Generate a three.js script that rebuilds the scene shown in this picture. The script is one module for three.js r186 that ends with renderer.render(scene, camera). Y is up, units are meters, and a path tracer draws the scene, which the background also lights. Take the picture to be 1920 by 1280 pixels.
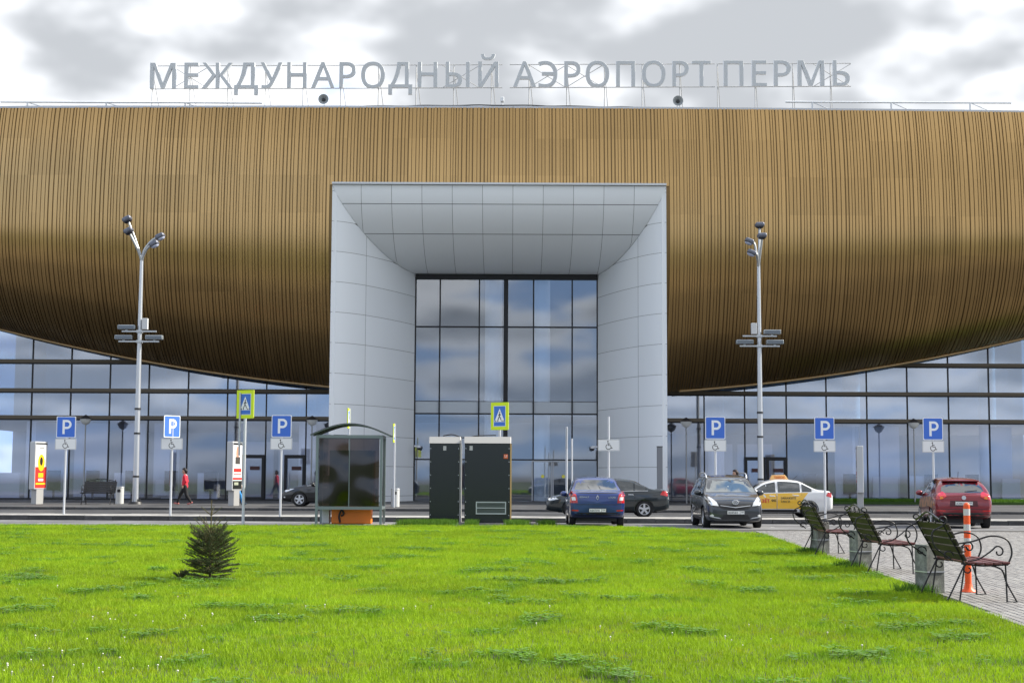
import * as THREE from 'three';
import { mergeGeometries, mergeVertices } from 'three/addons/utils/BufferGeometryUtils.js';
import { RoundedBoxGeometry } from 'three/addons/geometries/RoundedBoxGeometry.js';
import { TessellateModifier } from 'three/addons/modifiers/TessellateModifier.js';
import { MarchingCubes } from 'three/addons/objects/MarchingCubes.js';
import { FontLoader } from 'three/addons/loaders/FontLoader.js';
import { TextGeometry } from 'three/addons/geometries/TextGeometry.js';
import { Brush, Evaluator, SUBTRACTION } from 'three-bvh-csg';
import { MeshBVH, acceleratedRaycast } from 'three-mesh-bvh';
import { createNoise2D, createNoise3D } from 'simplex-noise';

// ---------- camera, sky, sun, exposure ----------
let seedState = 20240817;
const rnd = () => { seedState = (seedState + 0x6d2b79f5) | 0; let t = Math.imul(seedState ^ (seedState >>> 15), 1 | seedState); t = (t + Math.imul(t ^ (t >>> 7), 61 | t)) ^ t; return ((t ^ (t >>> 14)) >>> 0) / 4294967296; };
const rr = (a, b) => a + (b - a) * rnd();
const lerp = (a, b, t) => a + (b - a) * t;
const clamp = (x, a = 0, b = 1) => Math.min(b, Math.max(a, x));
const smooth = (a, b, x) => { const t = clamp((x - a) / (b - a)); return t * t * (3 - 2 * t); };
const noise2 = createNoise2D(rnd), noise3 = createNoise3D(rnd);
const rad = (d) => d * Math.PI / 180;

const scene = new THREE.Scene();
const camera = new THREE.PerspectiveCamera(25.32, 1.5, 0.1, 3000);
camera.position.set(0, 1.48, 0);
camera.rotation.order = 'YXZ';
camera.rotation.set(rad(5.113), 0, rad(0.26));
const renderer = new THREE.WebGLRenderer({ antialias: true });
renderer.toneMapping = THREE.LinearToneMapping;
renderer.toneMappingExposure = 1.7;
renderer.shadowMap.enabled = true;

const sunDir = new THREE.Vector3(0.9, 0.72, -0.16).normalize();
const sun = new THREE.DirectionalLight(new THREE.Color(1, 0.94, 0.82), 5);
sun.position.copy(sunDir).multiplyScalar(150).add(new THREE.Vector3(0, 0, -45));
sun.target.position.set(0, 0, -45);
sun.castShadow = true;
sun.shadow.radius = 1.4;
Object.assign(sun.shadow.camera, { left: -60, right: 60, top: 60, bottom: -60, near: 1, far: 320 });
sun.shadow.mapSize.set(4096, 4096);
scene.add(sun, sun.target);

{ // broken cloud over blue, the same kind of cloud in every direction
  const W = 2048, Hh = 1024, data = new Float32Array(W * Hh * 4);
  const fbm = (x, y, z, o) => { let s = 0, a = 0.5, f = 1; for (let i = 0; i < o; i++) { s += a * noise3(x * f, y * f, z * f); f *= 2.03; a *= 0.53; } return s; };
  for (let j = 0; j < Hh; j++) {
    const el = ((j + 0.5) / Hh - 0.5) * Math.PI, y = Math.sin(el), c = Math.cos(el);
    for (let i = 0; i < W; i++) {
      const az = ((i + 0.5) / W - 0.5) * 2 * Math.PI, x = Math.cos(az) * c, z = Math.sin(az) * c;
      const yy = Math.max(y, 0), k = 1 / (yy + 0.16);
      const px = x * k, pz = z * k;
      const big = fbm(px * 0.62 + 3.1, pz * 0.62 + 1.7, 0.5, 3);
      const fine = fbm(px * 1.7 + 9.2, pz * 1.7 + 4.4, 2.5, 6);
      const dens = big * 0.85 + fine * 0.95 + 0.3;
      const cover = smooth(-0.2, 0.22, dens) * lerp(0.5, 1, smooth(0.0, 0.14, yy));
      const thick = smooth(0.0, 0.85, dens + 0.5 * fbm(px * 1.9 + 20, pz * 1.9, 7, 6));
      const lit = 0.98 - 0.6 * thick;
      const hz = Math.exp(-yy * 5);
      const blue = [lerp(0.17, 0.4, hz), lerp(0.33, 0.55, hz), lerp(0.66, 0.8, hz)];
      const cl = [lit * lerp(0.98, 0.95, thick), lit * 0.985, lit * lerp(1.0, 1.025, thick)];
      const o = (j * W + i) * 4;
      for (let q = 0; q < 3; q++) data[o + q] = y < 0 ? 0.3 : lerp(blue[q], cl[q], cover * 0.97);
      data[o + 3] = 1;
    }
  }
  const sky = new THREE.DataTexture(data, W, Hh, THREE.RGBAFormat, THREE.FloatType);
  sky.mapping = THREE.EquirectangularReflectionMapping;
  sky.magFilter = THREE.LinearFilter; sky.needsUpdate = true;
  scene.background = sky; scene.environment = sky;
}

// ---------- helpers ----------
const lin = (r, g, b) => new THREE.Color().setRGB(r, g, b);
const M = (color, rough = 0.8, metal = 0, extra = {}) => new THREE.MeshPhysicalMaterial({ color: Array.isArray(color) ? lin(...color) : color, roughness: rough, metalness: metal, ...extra });
const clean = (g) => { let q = g.index ? g.toNonIndexed() : g; const n = new THREE.BufferGeometry(); n.setAttribute('position', q.attributes.position); if (!q.attributes.normal) q.computeVertexNormals(); n.setAttribute('normal', q.attributes.normal); n.setAttribute('uv', q.attributes.uv || new THREE.BufferAttribute(new Float32Array(q.attributes.position.count * 2), 2)); return n; };
const merge = (list) => list.length === 1 ? list[0] : mergeGeometries(list.map(clean), false);
const box = (w, h, d, x = 0, y = 0, z = 0, rot) => { const g = new THREE.BoxGeometry(w, h, d); if (rot) g.applyMatrix4(new THREE.Matrix4().makeRotationFromEuler(new THREE.Euler(...rot))); return g.translate(x, y, z); };
const rbox = (w, h, d, r, x = 0, y = 0, z = 0) => new RoundedBoxGeometry(w, h, d, 2, r).translate(x, y, z);
const cyl = (r0, r1, h, x = 0, y = 0, z = 0, seg = 16) => new THREE.CylinderGeometry(r1, r0, h, seg).translate(x, y + h / 2, z);
const V = (a) => new THREE.Vector3(...a);
const bar = (a, b, r, r2 = r, seg = 8) => { const A = V(a), B = V(b), d = B.clone().sub(A), g = new THREE.CylinderGeometry(r2, r, d.length(), seg); g.applyQuaternion(new THREE.Quaternion().setFromUnitVectors(new THREE.Vector3(0, 1, 0), d.normalize())); return g.translate((A.x + B.x) / 2 + 0, (A.y + B.y) / 2, (A.z + B.z) / 2); };
const tube = (pts, r, n = 24, rs = 6, closed = false) => new THREE.TubeGeometry(new THREE.CatmullRomCurve3(pts.map(V), closed), n, r, rs, closed);
const taken = new Map();
const numbered = (name) => { const n = taken.get(name) || 0; taken.set(name, n + 1); return n ? name + '_' + String(n).padStart(3, '0') : name; };
function shade(o) { o.traverse((m) => { if (m.isMesh) { m.castShadow = true; m.receiveShadow = true; } }); return o; }
function thing(name, label, category, pos = [0, 0, 0], turn = 0, group) {
  const o = new THREE.Group(); o.name = numbered(name); o.position.set(...pos); o.rotation.y = turn;
  o.userData = { label, category }; if (group) o.userData.group = group; scene.add(o); return o;
}
function part(parent, name, geo, mat, label) { const m = new THREE.Mesh(geo, mat); m.name = name; if (label) m.userData.label = label; m.castShadow = m.receiveShadow = true; parent.add(m); return m; }
function group(parent, name) { const g = new THREE.Group(); g.name = name; parent.add(g); return g; }
function solo(name, geo, mat, label, category, pos = [0, 0, 0], turn = 0, grp) { const m = new THREE.Mesh(geo, mat); m.name = numbered(name); m.position.set(...pos); m.rotation.y = turn; m.userData = { label, category }; if (grp) m.userData.group = grp; m.castShadow = m.receiveShadow = true; scene.add(m); return m; }
function struct(name, geo, mat) { const m = new THREE.Mesh(geo, mat); m.name = name; m.userData = { kind: 'structure' }; m.receiveShadow = m.castShadow = true; scene.add(m); return m; }
function copyOf(o, pos, turn, label) { const c = o.clone(); c.name = numbered(o.name.replace(/_\d{3}$/, '')); c.userData = { ...o.userData, label }; c.position.set(...pos); c.rotation.y = turn; scene.add(c); return c; }
// grain textures: n octaves of tiling value noise, colours stay between two tones
function grain(size, octaves, lo, hi, contrast = 1, speck = 0) {
  const d = new Uint8Array(size * size * 4), lat = [];
  for (const f of octaves) { const a = new Float32Array(f * f); for (let i = 0; i < a.length; i++) a[i] = rnd(); lat.push(a); }
  for (let j = 0; j < size; j++) for (let i = 0; i < size; i++) {
    let s = 0, w = 0;
    octaves.forEach((f, q) => { const u = i / size * f, v = j / size * f, i0 = Math.floor(u), j0 = Math.floor(v), fu = smooth(0, 1, u - i0), fv = smooth(0, 1, v - j0), a = lat[q], at = (x, y) => a[(y % f) * f + (x % f)]; const k = 1 / (1 + q * 0.35); s += k * lerp(lerp(at(i0, j0), at(i0 + 1, j0), fu), lerp(at(i0, j0 + 1), at(i0 + 1, j0 + 1), fu), fv); w += k; });
    let t = clamp((s / w - 0.5) * 2.2 * contrast + 0.5); if (speck && rnd() < speck) t = rnd() < 0.5 ? 0 : 1;
    const o = (j * size + i) * 4; for (let c = 0; c < 3; c++) d[o + c] = 255 * lerp(lo[c], hi[c], t); d[o + 3] = 255;
  }
  const t = new THREE.DataTexture(d, size, size); t.wrapS = t.wrapT = THREE.RepeatWrapping; t.magFilter = THREE.LinearFilter; t.colorSpace = THREE.SRGBColorSpace; t.needsUpdate = true; return t;
}
const rep = (t, r) => { const c = t.clone(); c.repeat.set(r, r); c.needsUpdate = true; return c; };
function canvasTex(w, h, draw) { const c = document.createElement('canvas'); c.width = w; c.height = h; const x = c.getContext('2d'); draw(x, w, h); const t = new THREE.CanvasTexture(c); t.colorSpace = THREE.SRGBColorSpace; return t; }
const poly = (pts) => { const s = new THREE.Shape(); pts.forEach(([x, y], i) => i ? s.lineTo(x, y) : s.moveTo(x, y)); s.closePath(); return s; };
function sheet(pts, y) { const g = new THREE.ShapeGeometry(poly(pts.map(([x, z]) => [x, -z]))); g.rotateX(-Math.PI / 2); g.translate(0, y, 0); return g; }
const grayGrain = grain(256, [8, 32, 128, 256], [0.78, 0.78, 0.78], [1, 1, 1], 1.2, 0.04);
const patchGrain = grain(256, [3, 7, 24, 96], [0.72, 0.72, 0.73], [1, 1, 1], 1.3);

// shared materials
const mWhite = M([0.72, 0.74, 0.77], 0.5), mSteel = M([0.55, 0.57, 0.6], 0.35, 0.9), mDark = M([0.02, 0.02, 0.022], 0.5), mBlackMetal = M([0.018, 0.018, 0.02], 0.45, 0.3), mGalv = M([0.5, 0.52, 0.54], 0.45, 0.7), mGreySteel = M([0.22, 0.26, 0.28], 0.5, 0.3);
// ---------- ground, roads, pavements ----------
const asphaltMap = rep(grayGrain, 0.5), asphaltBump = rep(grayGrain, 2);
const mAsphalt = M([0.2, 0.2, 0.205], 0.85, 0, { map: rep(patchGrain, 0.11), bumpMap: asphaltBump, bumpScale: 0.004 });
const mRoad = M([0.075, 0.076, 0.08], 0.6, 0, { map: rep(patchGrain, 0.07), bumpMap: asphaltBump, bumpScale: 0.003 });
const mWalk = M([0.1, 0.1, 0.102], 0.7, 0, { map: rep(patchGrain, 0.16), bumpMap: asphaltBump, bumpScale: 0.003 });
const mConcrete = M([0.4, 0.39, 0.37], 0.85, 0, { map: rep(patchGrain, 0.4) });
const mKerb = [0.05, 0.065, 0.085].map((v) => M([v, v, v * 1.02], 0.6, 0, { map: rep(patchGrain, 1.1) }));
const mPaint = M([0.68, 0.68, 0.67], 0.7, 0, { map: rep(grayGrain, 1.7) });
struct('ground', sheet([[-900, 300], [900, 300], [900, -1500], [-900, -1500]], -0.16), M([0.12, 0.15, 0.07], 0.95, 0, { map: rep(patchGrain, 0.05) }));
const kerbZ = (x) => -53 + 0.045 * x, farZ = (x) => -66 + 0.03 * x;
struct('car_park', sheet([[-90, -30], [90, -30], [90, -46.5], [-90, -46.5]], 0), mAsphalt);
{ // parking bays fall a little towards the island kerb
  const g = sheet([[-90, -46.5], [90, -46.5], [90, kerbZ(90)], [-90, kerbZ(-90)]], 0), p = g.attributes.position;
  for (let i = 0; i < p.count; i++) if (p.getZ(i) < -46.6) p.setY(i, -0.09);
  g.computeVertexNormals(); struct('parking_bays', g, mAsphalt);
}
struct('road', sheet([[-90, kerbZ(-90) - 2.9], [90, kerbZ(90) - 2.9], [90, farZ(90)], [-90, farZ(-90)]], 0), mRoad);
const walk = struct('pavement', sheet([[-90, farZ(-90) - 0.18], [90, farZ(90) - 0.18], [90, -120], [-90, -120]], 0.1), mWalk);
const island = struct('traffic_island', sheet([[-90, kerbZ(-90) - 0.17], [90, kerbZ(90) - 0.17], [90, kerbZ(90) - 3], [-90, kerbZ(-90) - 3]], 0.07), M([0.42, 0.41, 0.39], 0.85, 0, { map: rep(patchGrain, 0.3) }));
{ // kerb stones, one by one
  const near = new THREE.BoxGeometry(0.985, 0.2, 0.16), far = new THREE.BoxGeometry(0.985, 0.2, 0.18);
  for (let x = -32; x < 32; x++) {
    const a = part(island, 'kerb_stone', near, mKerb[Math.floor(rnd() * 3)]); a.position.set(x + 0.5, -0.022 + rr(-0.006, 0.006), kerbZ(x + 0.5) - 0.088); a.rotation.y = Math.atan(-0.045);
    const b = part(walk, 'kerb_stone', far, mKerb[Math.floor(rnd() * 3)]); b.position.set(x + 0.5, 0.008 + rr(-0.005, 0.005), farZ(x + 0.5) - 0.095); b.rotation.y = Math.atan(-0.03);
  }
}
{ // bay lines and lane dashes
  const L = [];
  for (const x of [-26.6, -23.6, -20.6, -17.6, -14.6, -11.6, -8.6, -5.8, 1.2, 4.4, 8.05, 9.2, 11.6, 15.4, 18.4, 21.4, 24.4]) L.push(sheet([[x - 0.06, -46.9], [x + 0.06, -46.9], [x + 0.06, kerbZ(x) + 0.3], [x - 0.06, kerbZ(x) + 0.3]], 0.004));
  for (const g of L) { const p = g.attributes.position; for (let i = 0; i < p.count; i++) { const z = p.getZ(i); p.setY(i, 0.005 - 0.09 * clamp((-46.5 - z) / (-46.5 - kerbZ(p.getX(i))))); } }
  struct('bay_markings', merge(L), mPaint);
  const D = [];
  for (let x = -33; x < 33; x += 6) D.push(sheet([[x, -60.2], [x + 3, -60.2], [x + 3, -60.35], [x, -60.35]], 0.005));
  struct('lane_markings', merge(D), mPaint);
}
// lawn outline, and paving to the right of it
const lawnPts = [[-32, -3], [-32, -44.4], [-10, -44.9], [1.6, -46.3], [4.4, -45], [6.62, -40.3], [5.73, -24.17], [5.1, -15.28], [4.45, -3]];
const mSoil = M([0.055, 0.075, 0.02], 0.95, 0, { map: rep(patchGrain, 0.5) });
struct('lawn', sheet(lawnPts, 0.012), mSoil);
const edgeX = (z) => z > -15.28 ? lerp(4.45, 5.1, (-3 - z) / 12.28) : z > -24.17 ? lerp(5.1, 5.73, (-15.28 - z) / 8.89) : lerp(5.73, 6.62, (-24.17 - z) / 16.13);
const mPaveBase = M([0.07, 0.066, 0.06], 0.9, 0, { map: rep(patchGrain, 0.6) });
const paving = struct('paving', sheet([[4.45, -3], [5.1, -15.28], [5.73, -24.17], [6.62, -40.3], [4.6, -44.6], [40, -44.6], [40, -3]], 0.006), mPaveBase);
{ // small concrete pavers, laid along the lawn edge
  const geo = new RoundedBoxGeometry(0.09, 0.06, 0.189, 1, 0.008), tones = [[0.32, 0.31, 0.295], [0.27, 0.26, 0.25], [0.36, 0.35, 0.33], [0.3, 0.285, 0.27]];
  const mats = tones.map((t) => M(t, 0.85, 0, { map: rep(patchGrain, 2.3) }));
  const spots = [], ang = Math.atan(0.058), ca = Math.cos(ang), sa = Math.sin(ang);
  for (let c = 0; c < 190; c++) for (let k = -5; k < 200; k++) {
    const u = c * 0.1 + 0.06, w = -(3 + k * 0.2 + (c % 2) * 0.1), x = 4.42 + u - (w + 3) * 0.058, z = w;
    if (z > -8 || z < -44.4 || x < edgeX(z) + 0.07 || x > 0.345 * -z + 1.2 || (z < -40.3 && x < 6.7 + (z + 40.3) * 0.45)) continue;
    spots.push([x, z]);
  }
  const inView = (s) => s[1] < -11.4 && s[0] < 0.33 * -s[1];
  spots.sort((a, b) => (inView(b) - inView(a)) || (b[1] - a[1]));
  spots.slice(0, 300).forEach(([x, z]) => { const m = part(paving, 'paver', geo, mats[Math.floor(rnd() * 4)]); m.position.set(x, -0.013 + rr(0, 0.005), z); m.rotation.y = -ang; });
  const rest = spots.slice(300), im = new THREE.InstancedMesh(geo, M([1, 1, 1], 0.85, 0, { map: rep(patchGrain, 2.3) }), rest.length), mm = new THREE.Matrix4();
  rest.forEach(([x, z], i) => { im.setMatrixAt(i, mm.makeRotationY(-ang).setPosition(x, -0.013 + rr(0, 0.005), z)); const t = tones[Math.floor(rnd() * 4)], v = rr(0.88, 1.08); im.setColorAt(i, lin(t[0] * v, t[1] * v, t[2] * v)); });
  im.name = 'pavers'; im.userData = { kind: 'stuff' }; im.receiveShadow = true; paving.add(im);
}
// raised planting strip before the right-hand glass
struct('grass_strip', box(16.5, 0.14, 3.4, 24.6, 0.17, -85.6), M([0.05, 0.11, 0.015], 0.95, 0, { map: rep(patchGrain, 1.2) }));

// ---------- terminal building ----------
const terminal = thing('terminal_building', 'airport terminal with ribbed bronze hull, white entrance portal and glass walls', 'building');
const HC = 0.5, hullTop = (x) => 21.72, hullBot = (x) => 6.1 + 0.0042 * (x - HC) ** 2, bend = (x) => -0.0006 * (x - HC) ** 2;
function hullPoint(x, s) { // s 0 roof edge .. 1 belly
  const Yc = 15.2, top = hullTop(x), cut = (top - Yc) / (top - hullBot(x));
  if (s < cut) { const y = lerp(top, Yc, s / cut), q = (y - Yc) / 9.5; return [y, -81.3 - 3.2 * (1 - Math.sqrt(1 - q * q)) + bend(x)]; }
  const f = (s - cut) / (1 - cut) * rad(70), R = (Yc - hullBot(x)) / Math.sin(rad(70)); return [Yc - R * Math.sin(f), -81.3 - 7 * (1 - Math.cos(f)) + bend(x)];
}
const hull = group(terminal, 'bronze_hull');
const mHull = M([1, 1, 1], 0.3, 0.94, { vertexColors: true });
const PORT = { xl: -9.75, xr: 8.3, top: 17.2 };
const sAt = (x, y) => { let a = 0, b = 1; for (let i = 0; i < 24; i++) { const m = (a + b) / 2; if (hullPoint(x, m)[0] > y) a = m; else b = m; } return a; };
const seamY = [19.9, 17.8, 15.7, 13.6, 11.5, 9.4];
const toneField = new Map();
function slatGeo(x0, x1, proud, inPortal) {
  const xm = (x0 + x1) / 2, sEnd = inPortal ? sAt(xm, PORT.top + 0.06) : 1, pos = [], nor = [], col = [];
  const cuts = [0, ...seamY.map((y) => sAt(xm, y)).filter((s) => s > 0.001 && s < sEnd), sEnd];
  const P = (x, s, d) => { const [y, z] = hullPoint(x, s), [y2, z2] = hullPoint(x, Math.min(1, s + 0.01)), [y1, z1] = hullPoint(x, Math.max(0, s - 0.01)); let ty = y2 - y1, tz = z2 - z1; const l = Math.hypot(ty, tz); return [[x, y + d * tz / l, z - d * ty / l], [0, tz / l, -ty / l]]; };
  for (let c = 0; c + 1 < cuts.length; c++) {
    const key = Math.round(xm / 2.3) + ':' + c; if (!toneField.has(key)) toneField.set(key, rr(0.93, 1.07));
    const tv = toneField.get(key) * rr(0.96, 1.04), C = [0.47 * tv, 0.305 * tv, 0.13 * tv];
    const n = Math.max(2, Math.ceil((cuts[c + 1] - cuts[c]) * 26));
    for (let k = 0; k < n; k++) {
      const sa = lerp(cuts[c], cuts[c + 1], k / n), sb = lerp(cuts[c], cuts[c + 1], (k + 1) / n);
      const [a, na] = P(x0, sa, proud), [b, nb] = P(x1, sa, proud), [d, nd] = P(x0, sb, proud), [e, ne] = P(x1, sb, proud), [a0] = P(x0, sa, 0), [b0] = P(x1, sa, 0), [d0] = P(x0, sb, 0), [e0] = P(x1, sb, 0);
      const tri = (p, q, r, n1, n2, n3) => { pos.push(...p, ...q, ...r); nor.push(...n1, ...n2, ...n3); for (let i = 0; i < 3; i++) col.push(...C); };
      tri(a, d, b, na, nd, nb); tri(b, d, e, nb, nd, ne);
      const L = [-1, 0, 0], R = [1, 0, 0];
      tri(a0, d0, a, L, L, L); tri(a, d0, d, L, L, L); tri(b, e, b0, R, R, R); tri(b0, e, e0, R, R, R);
    }
  }
  const g = new THREE.BufferGeometry(); g.setAttribute('position', new THREE.Float32BufferAttribute(pos, 3)); g.setAttribute('normal', new THREE.Float32BufferAttribute(nor, 3)); g.setAttribute('color', new THREE.Float32BufferAttribute(col, 3));
  g.setAttribute('uv', new THREE.Float32BufferAttribute(new Float32Array(pos.length / 3 * 2), 2)); return g;
}
{
  let x = -37; const far = [];
  while (x < 38) {
    const w = [0.1, 0.125, 0.14, 0.19][Math.floor(rnd() * 4)], gap = [0.035, 0.042, 0.05, 0.07][Math.floor(rnd() * 4)];
    let x1 = x + w; const inP = x1 > PORT.xl && x < PORT.xr;
    const g = slatGeo(x, x1, rr(0.05, 0.065), inP);
    if (Math.abs(x - 0.3) < 28.8) part(hull, 'slat', g, mHull); else far.push(g);
    x = x1 + gap;
  }
  const rest = part(hull, 'outer_slats', mergeGeometries(far), mHull); rest.userData.kind = 'stuff';
  const back = (xa, xb, sEndY) => { const pos = [], idx = [], nx = Math.ceil((xb - xa) / 1.2), ny = 28; for (let i = 0; i <= nx; i++) for (let j = 0; j <= ny; j++) { const X = lerp(xa, xb, i / nx), e = sEndY ? sAt(X, sEndY) : 1, [y, z] = hullPoint(X, j / ny * e); pos.push(X, y, z); if (i < nx && j < ny) { const q = i * (ny + 1) + j; idx.push(q, q + 1, q + ny + 1, q + ny + 1, q + 1, q + ny + 2); } } const g = new THREE.BufferGeometry(); g.setAttribute('position', new THREE.Float32BufferAttribute(pos, 3)); g.setIndex(idx); g.computeVertexNormals(); return clean(g); };
  part(hull, 'shade_toned_backing', merge([back(-37, PORT.xl), back(PORT.xr, 38), back(PORT.xl, PORT.xr, PORT.top)]), M([0.2, 0.13, 0.055], 0.4, 0.8));  // same bronze as the slats, darkened in colour for shade between them
  const edge = (s, dy, dz) => { const p = []; for (let X = -37; X <= 38; X += 1.5) { const [y, z] = hullPoint(X, s); p.push([X, y + dy, z + dz]); } return p; };
  const split = edge(1, -0.05, 0.02);
  part(hull, 'bottom_trim', merge([tube(split.filter((p) => p[0] < PORT.xl - 0.2), 0.09, 40, 6), tube(split.filter((p) => p[0] > PORT.xr + 0.2), 0.09, 40, 6)]), M([0.42, 0.3, 0.16], 0.45, 0.7));
  // soffit from the belly back to the glass
  const sof = (xa, xb) => { const pos = [], idx = []; const n = 24; for (let i = 0; i <= n; i++) { const X = lerp(xa, xb, i / n), [y, z] = hullPoint(X, 1); pos.push(X, y - 0.02, z, X, y + 0.1, -88.6); if (i < n) idx.push(2 * i, 2 * i + 2, 2 * i + 1, 2 * i + 1, 2 * i + 2, 2 * i + 3); } const g = new THREE.BufferGeometry(); g.setAttribute('position', new THREE.Float32BufferAttribute(pos, 3)); g.setIndex(idx); g.computeVertexNormals(); return clean(g); };
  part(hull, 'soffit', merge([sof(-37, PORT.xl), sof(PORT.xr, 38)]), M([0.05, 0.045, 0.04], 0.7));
  const rim = []; for (let X = -37; X <= 38; X += 1) rim.push([X, hullTop(X) + 0.05, hullPoint(X, 0)[1] - 0.02]);
  part(terminal, 'roof_flashing', merge(rim.slice(1).map((p, i) => box(1.02, 0.12, 0.3, (p[0] + rim[i][0]) / 2, p[1], p[2] - 0.08))), M([0.5, 0.51, 0.53], 0.4, 0.6));
  part(terminal, 'roof', box(75, 0.4, 30, 0.5, 21.2, -98.4), M([0.3, 0.3, 0.31], 0.9));
  part(terminal, 'rear_wall', box(75, 21, 0.4, 0.5, 10.5, -113), M([0.4, 0.4, 0.4], 0.8));
}
// portal: bullnose panels on both columns and on the head
const portal = group(terminal, 'entrance_portal');
const mPanel = [0.83, 0.845, 0.855].map((v) => M([v * 0.965, v, v * 1.03], 0.45)), mJoint = M([0.12, 0.125, 0.13], 0.8);
{
  const z0 = -81, zd = 7, yTop = 17.2, yIn = 13.27, col = { l: [-9.75, -5.62], r: [8.3, 4.96] };
  const sn = Math.sin, cs = Math.cos, zOf = (t) => z0 - zd * (1 - cs(t)), yOf = (t) => yTop - (yTop - yIn) * sn(t), xOf = (c, t) => c[0] + (c[1] - c[0]) * Math.pow(1 - cs(t), 0.61);
  const gridGeo = (f, nu, nv) => { const pos = [], idx = []; for (let i = 0; i <= nu; i++) for (let j = 0; j <= nv; j++) { pos.push(...f(i / nu, j / nv)); if (i < nu && j < nv) { const q = i * (nv + 1) + j; idx.push(q, q + nv + 1, q + 1, q + 1, q + nv + 1, q + nv + 2); } } const g = new THREE.BufferGeometry(); g.setAttribute('position', new THREE.Float32BufferAttribute(pos, 3)); g.setIndex(idx); g.computeVertexNormals(); return clean(g); };
  const G = 0.009, rows = [0.1]; for (let y = 0.42; y < 17; y += 1.643) rows.push(y); rows.push(17.3);
  for (const side of ['l', 'r']) {
    const c = col[side], W = Math.abs(c[1] - c[0]), dir = Math.sign(c[1] - c[0]), tj = rad(40.5);
    for (const [ta, tb] of [[0, tj], [tj, Math.PI / 2]]) for (let k = 0; k + 1 < rows.length; k++) {
      const ya = rows[k] + G, yb = rows[k + 1] - G, a = ta + G / W * 1.3, b = tb - G / zd * (tb > 1.5 ? 0 : 1);
      // clip to the mitre: columns stop where the head begins
      let b2 = b; if (yOf(b) < ya) { b2 = Math.asin(clamp((yTop - ya) / (yTop - yIn))); if (b2 <= a + 0.02) continue; }
      part(portal, 'panel', gridGeo((u, v) => { const t = lerp(a, b2, u); return [xOf(c, t), lerp(ya, Math.max(ya, Math.min(yb, yOf(t) - G)), v), zOf(t)]; }, 10, 1), mPanel[Math.floor(rnd() * 3)]);
    }
    part(portal, 'joint_backing', gridGeo((u, v) => { const t = u * Math.PI / 2; return [xOf(c, t) - dir * 0.03 * sn(t), lerp(0.1, yOf(t), v), zOf(t) - 0.03 * cs(t)]; }, 14, 1), mJoint);
    part(portal, 'side_wall', box(0.25, yTop - 0.1, 7.4, c[0] - dir * -0.128, (yTop + 0.1) / 2, -84.75), mPanel[1]);
  }
  const tj = [0, Math.asin(0.255), Math.asin(0.62), Math.PI / 2], nC = 11;
  const xs = []; for (let i = 1; i < nC; i++) xs.push(lerp(-9.75, 8.3, (i - 0.05) / nC));
  for (let r = 0; r < 3; r++) for (let i = 0; i < nC; i++) {
    const xa = i ? xs[i - 1] : -99, xb = i < nC - 1 ? xs[i] : 99;
    part(portal, 'panel', gridGeo((u, v) => { const t = lerp(tj[r] + 0.004, tj[r + 1] - 0.004, u), L = xOf(col.l, t) + G, R = xOf(col.r, t) - G, A = clamp(xa + G, L, R), B = clamp(xb - G, L, R); return [lerp(A, B, v), yOf(t), zOf(t)]; }, 8, 1), mPanel[Math.floor(rnd() * 3)]);
  }
  part(portal, 'joint_backing', gridGeo((u, v) => { const t = u * Math.PI / 2; return [lerp(xOf(col.l, t), xOf(col.r, t), v), yOf(t) + 0.03 * sn(t), zOf(t) - 0.03 * cs(t)]; }, 14, 1), mJoint);
  part(portal, 'head_cap', box(18.05, 0.1, 2.4, -0.725, 17.255, -82.0), M([0.62, 0.64, 0.66], 0.4, 0.2));
}
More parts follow.
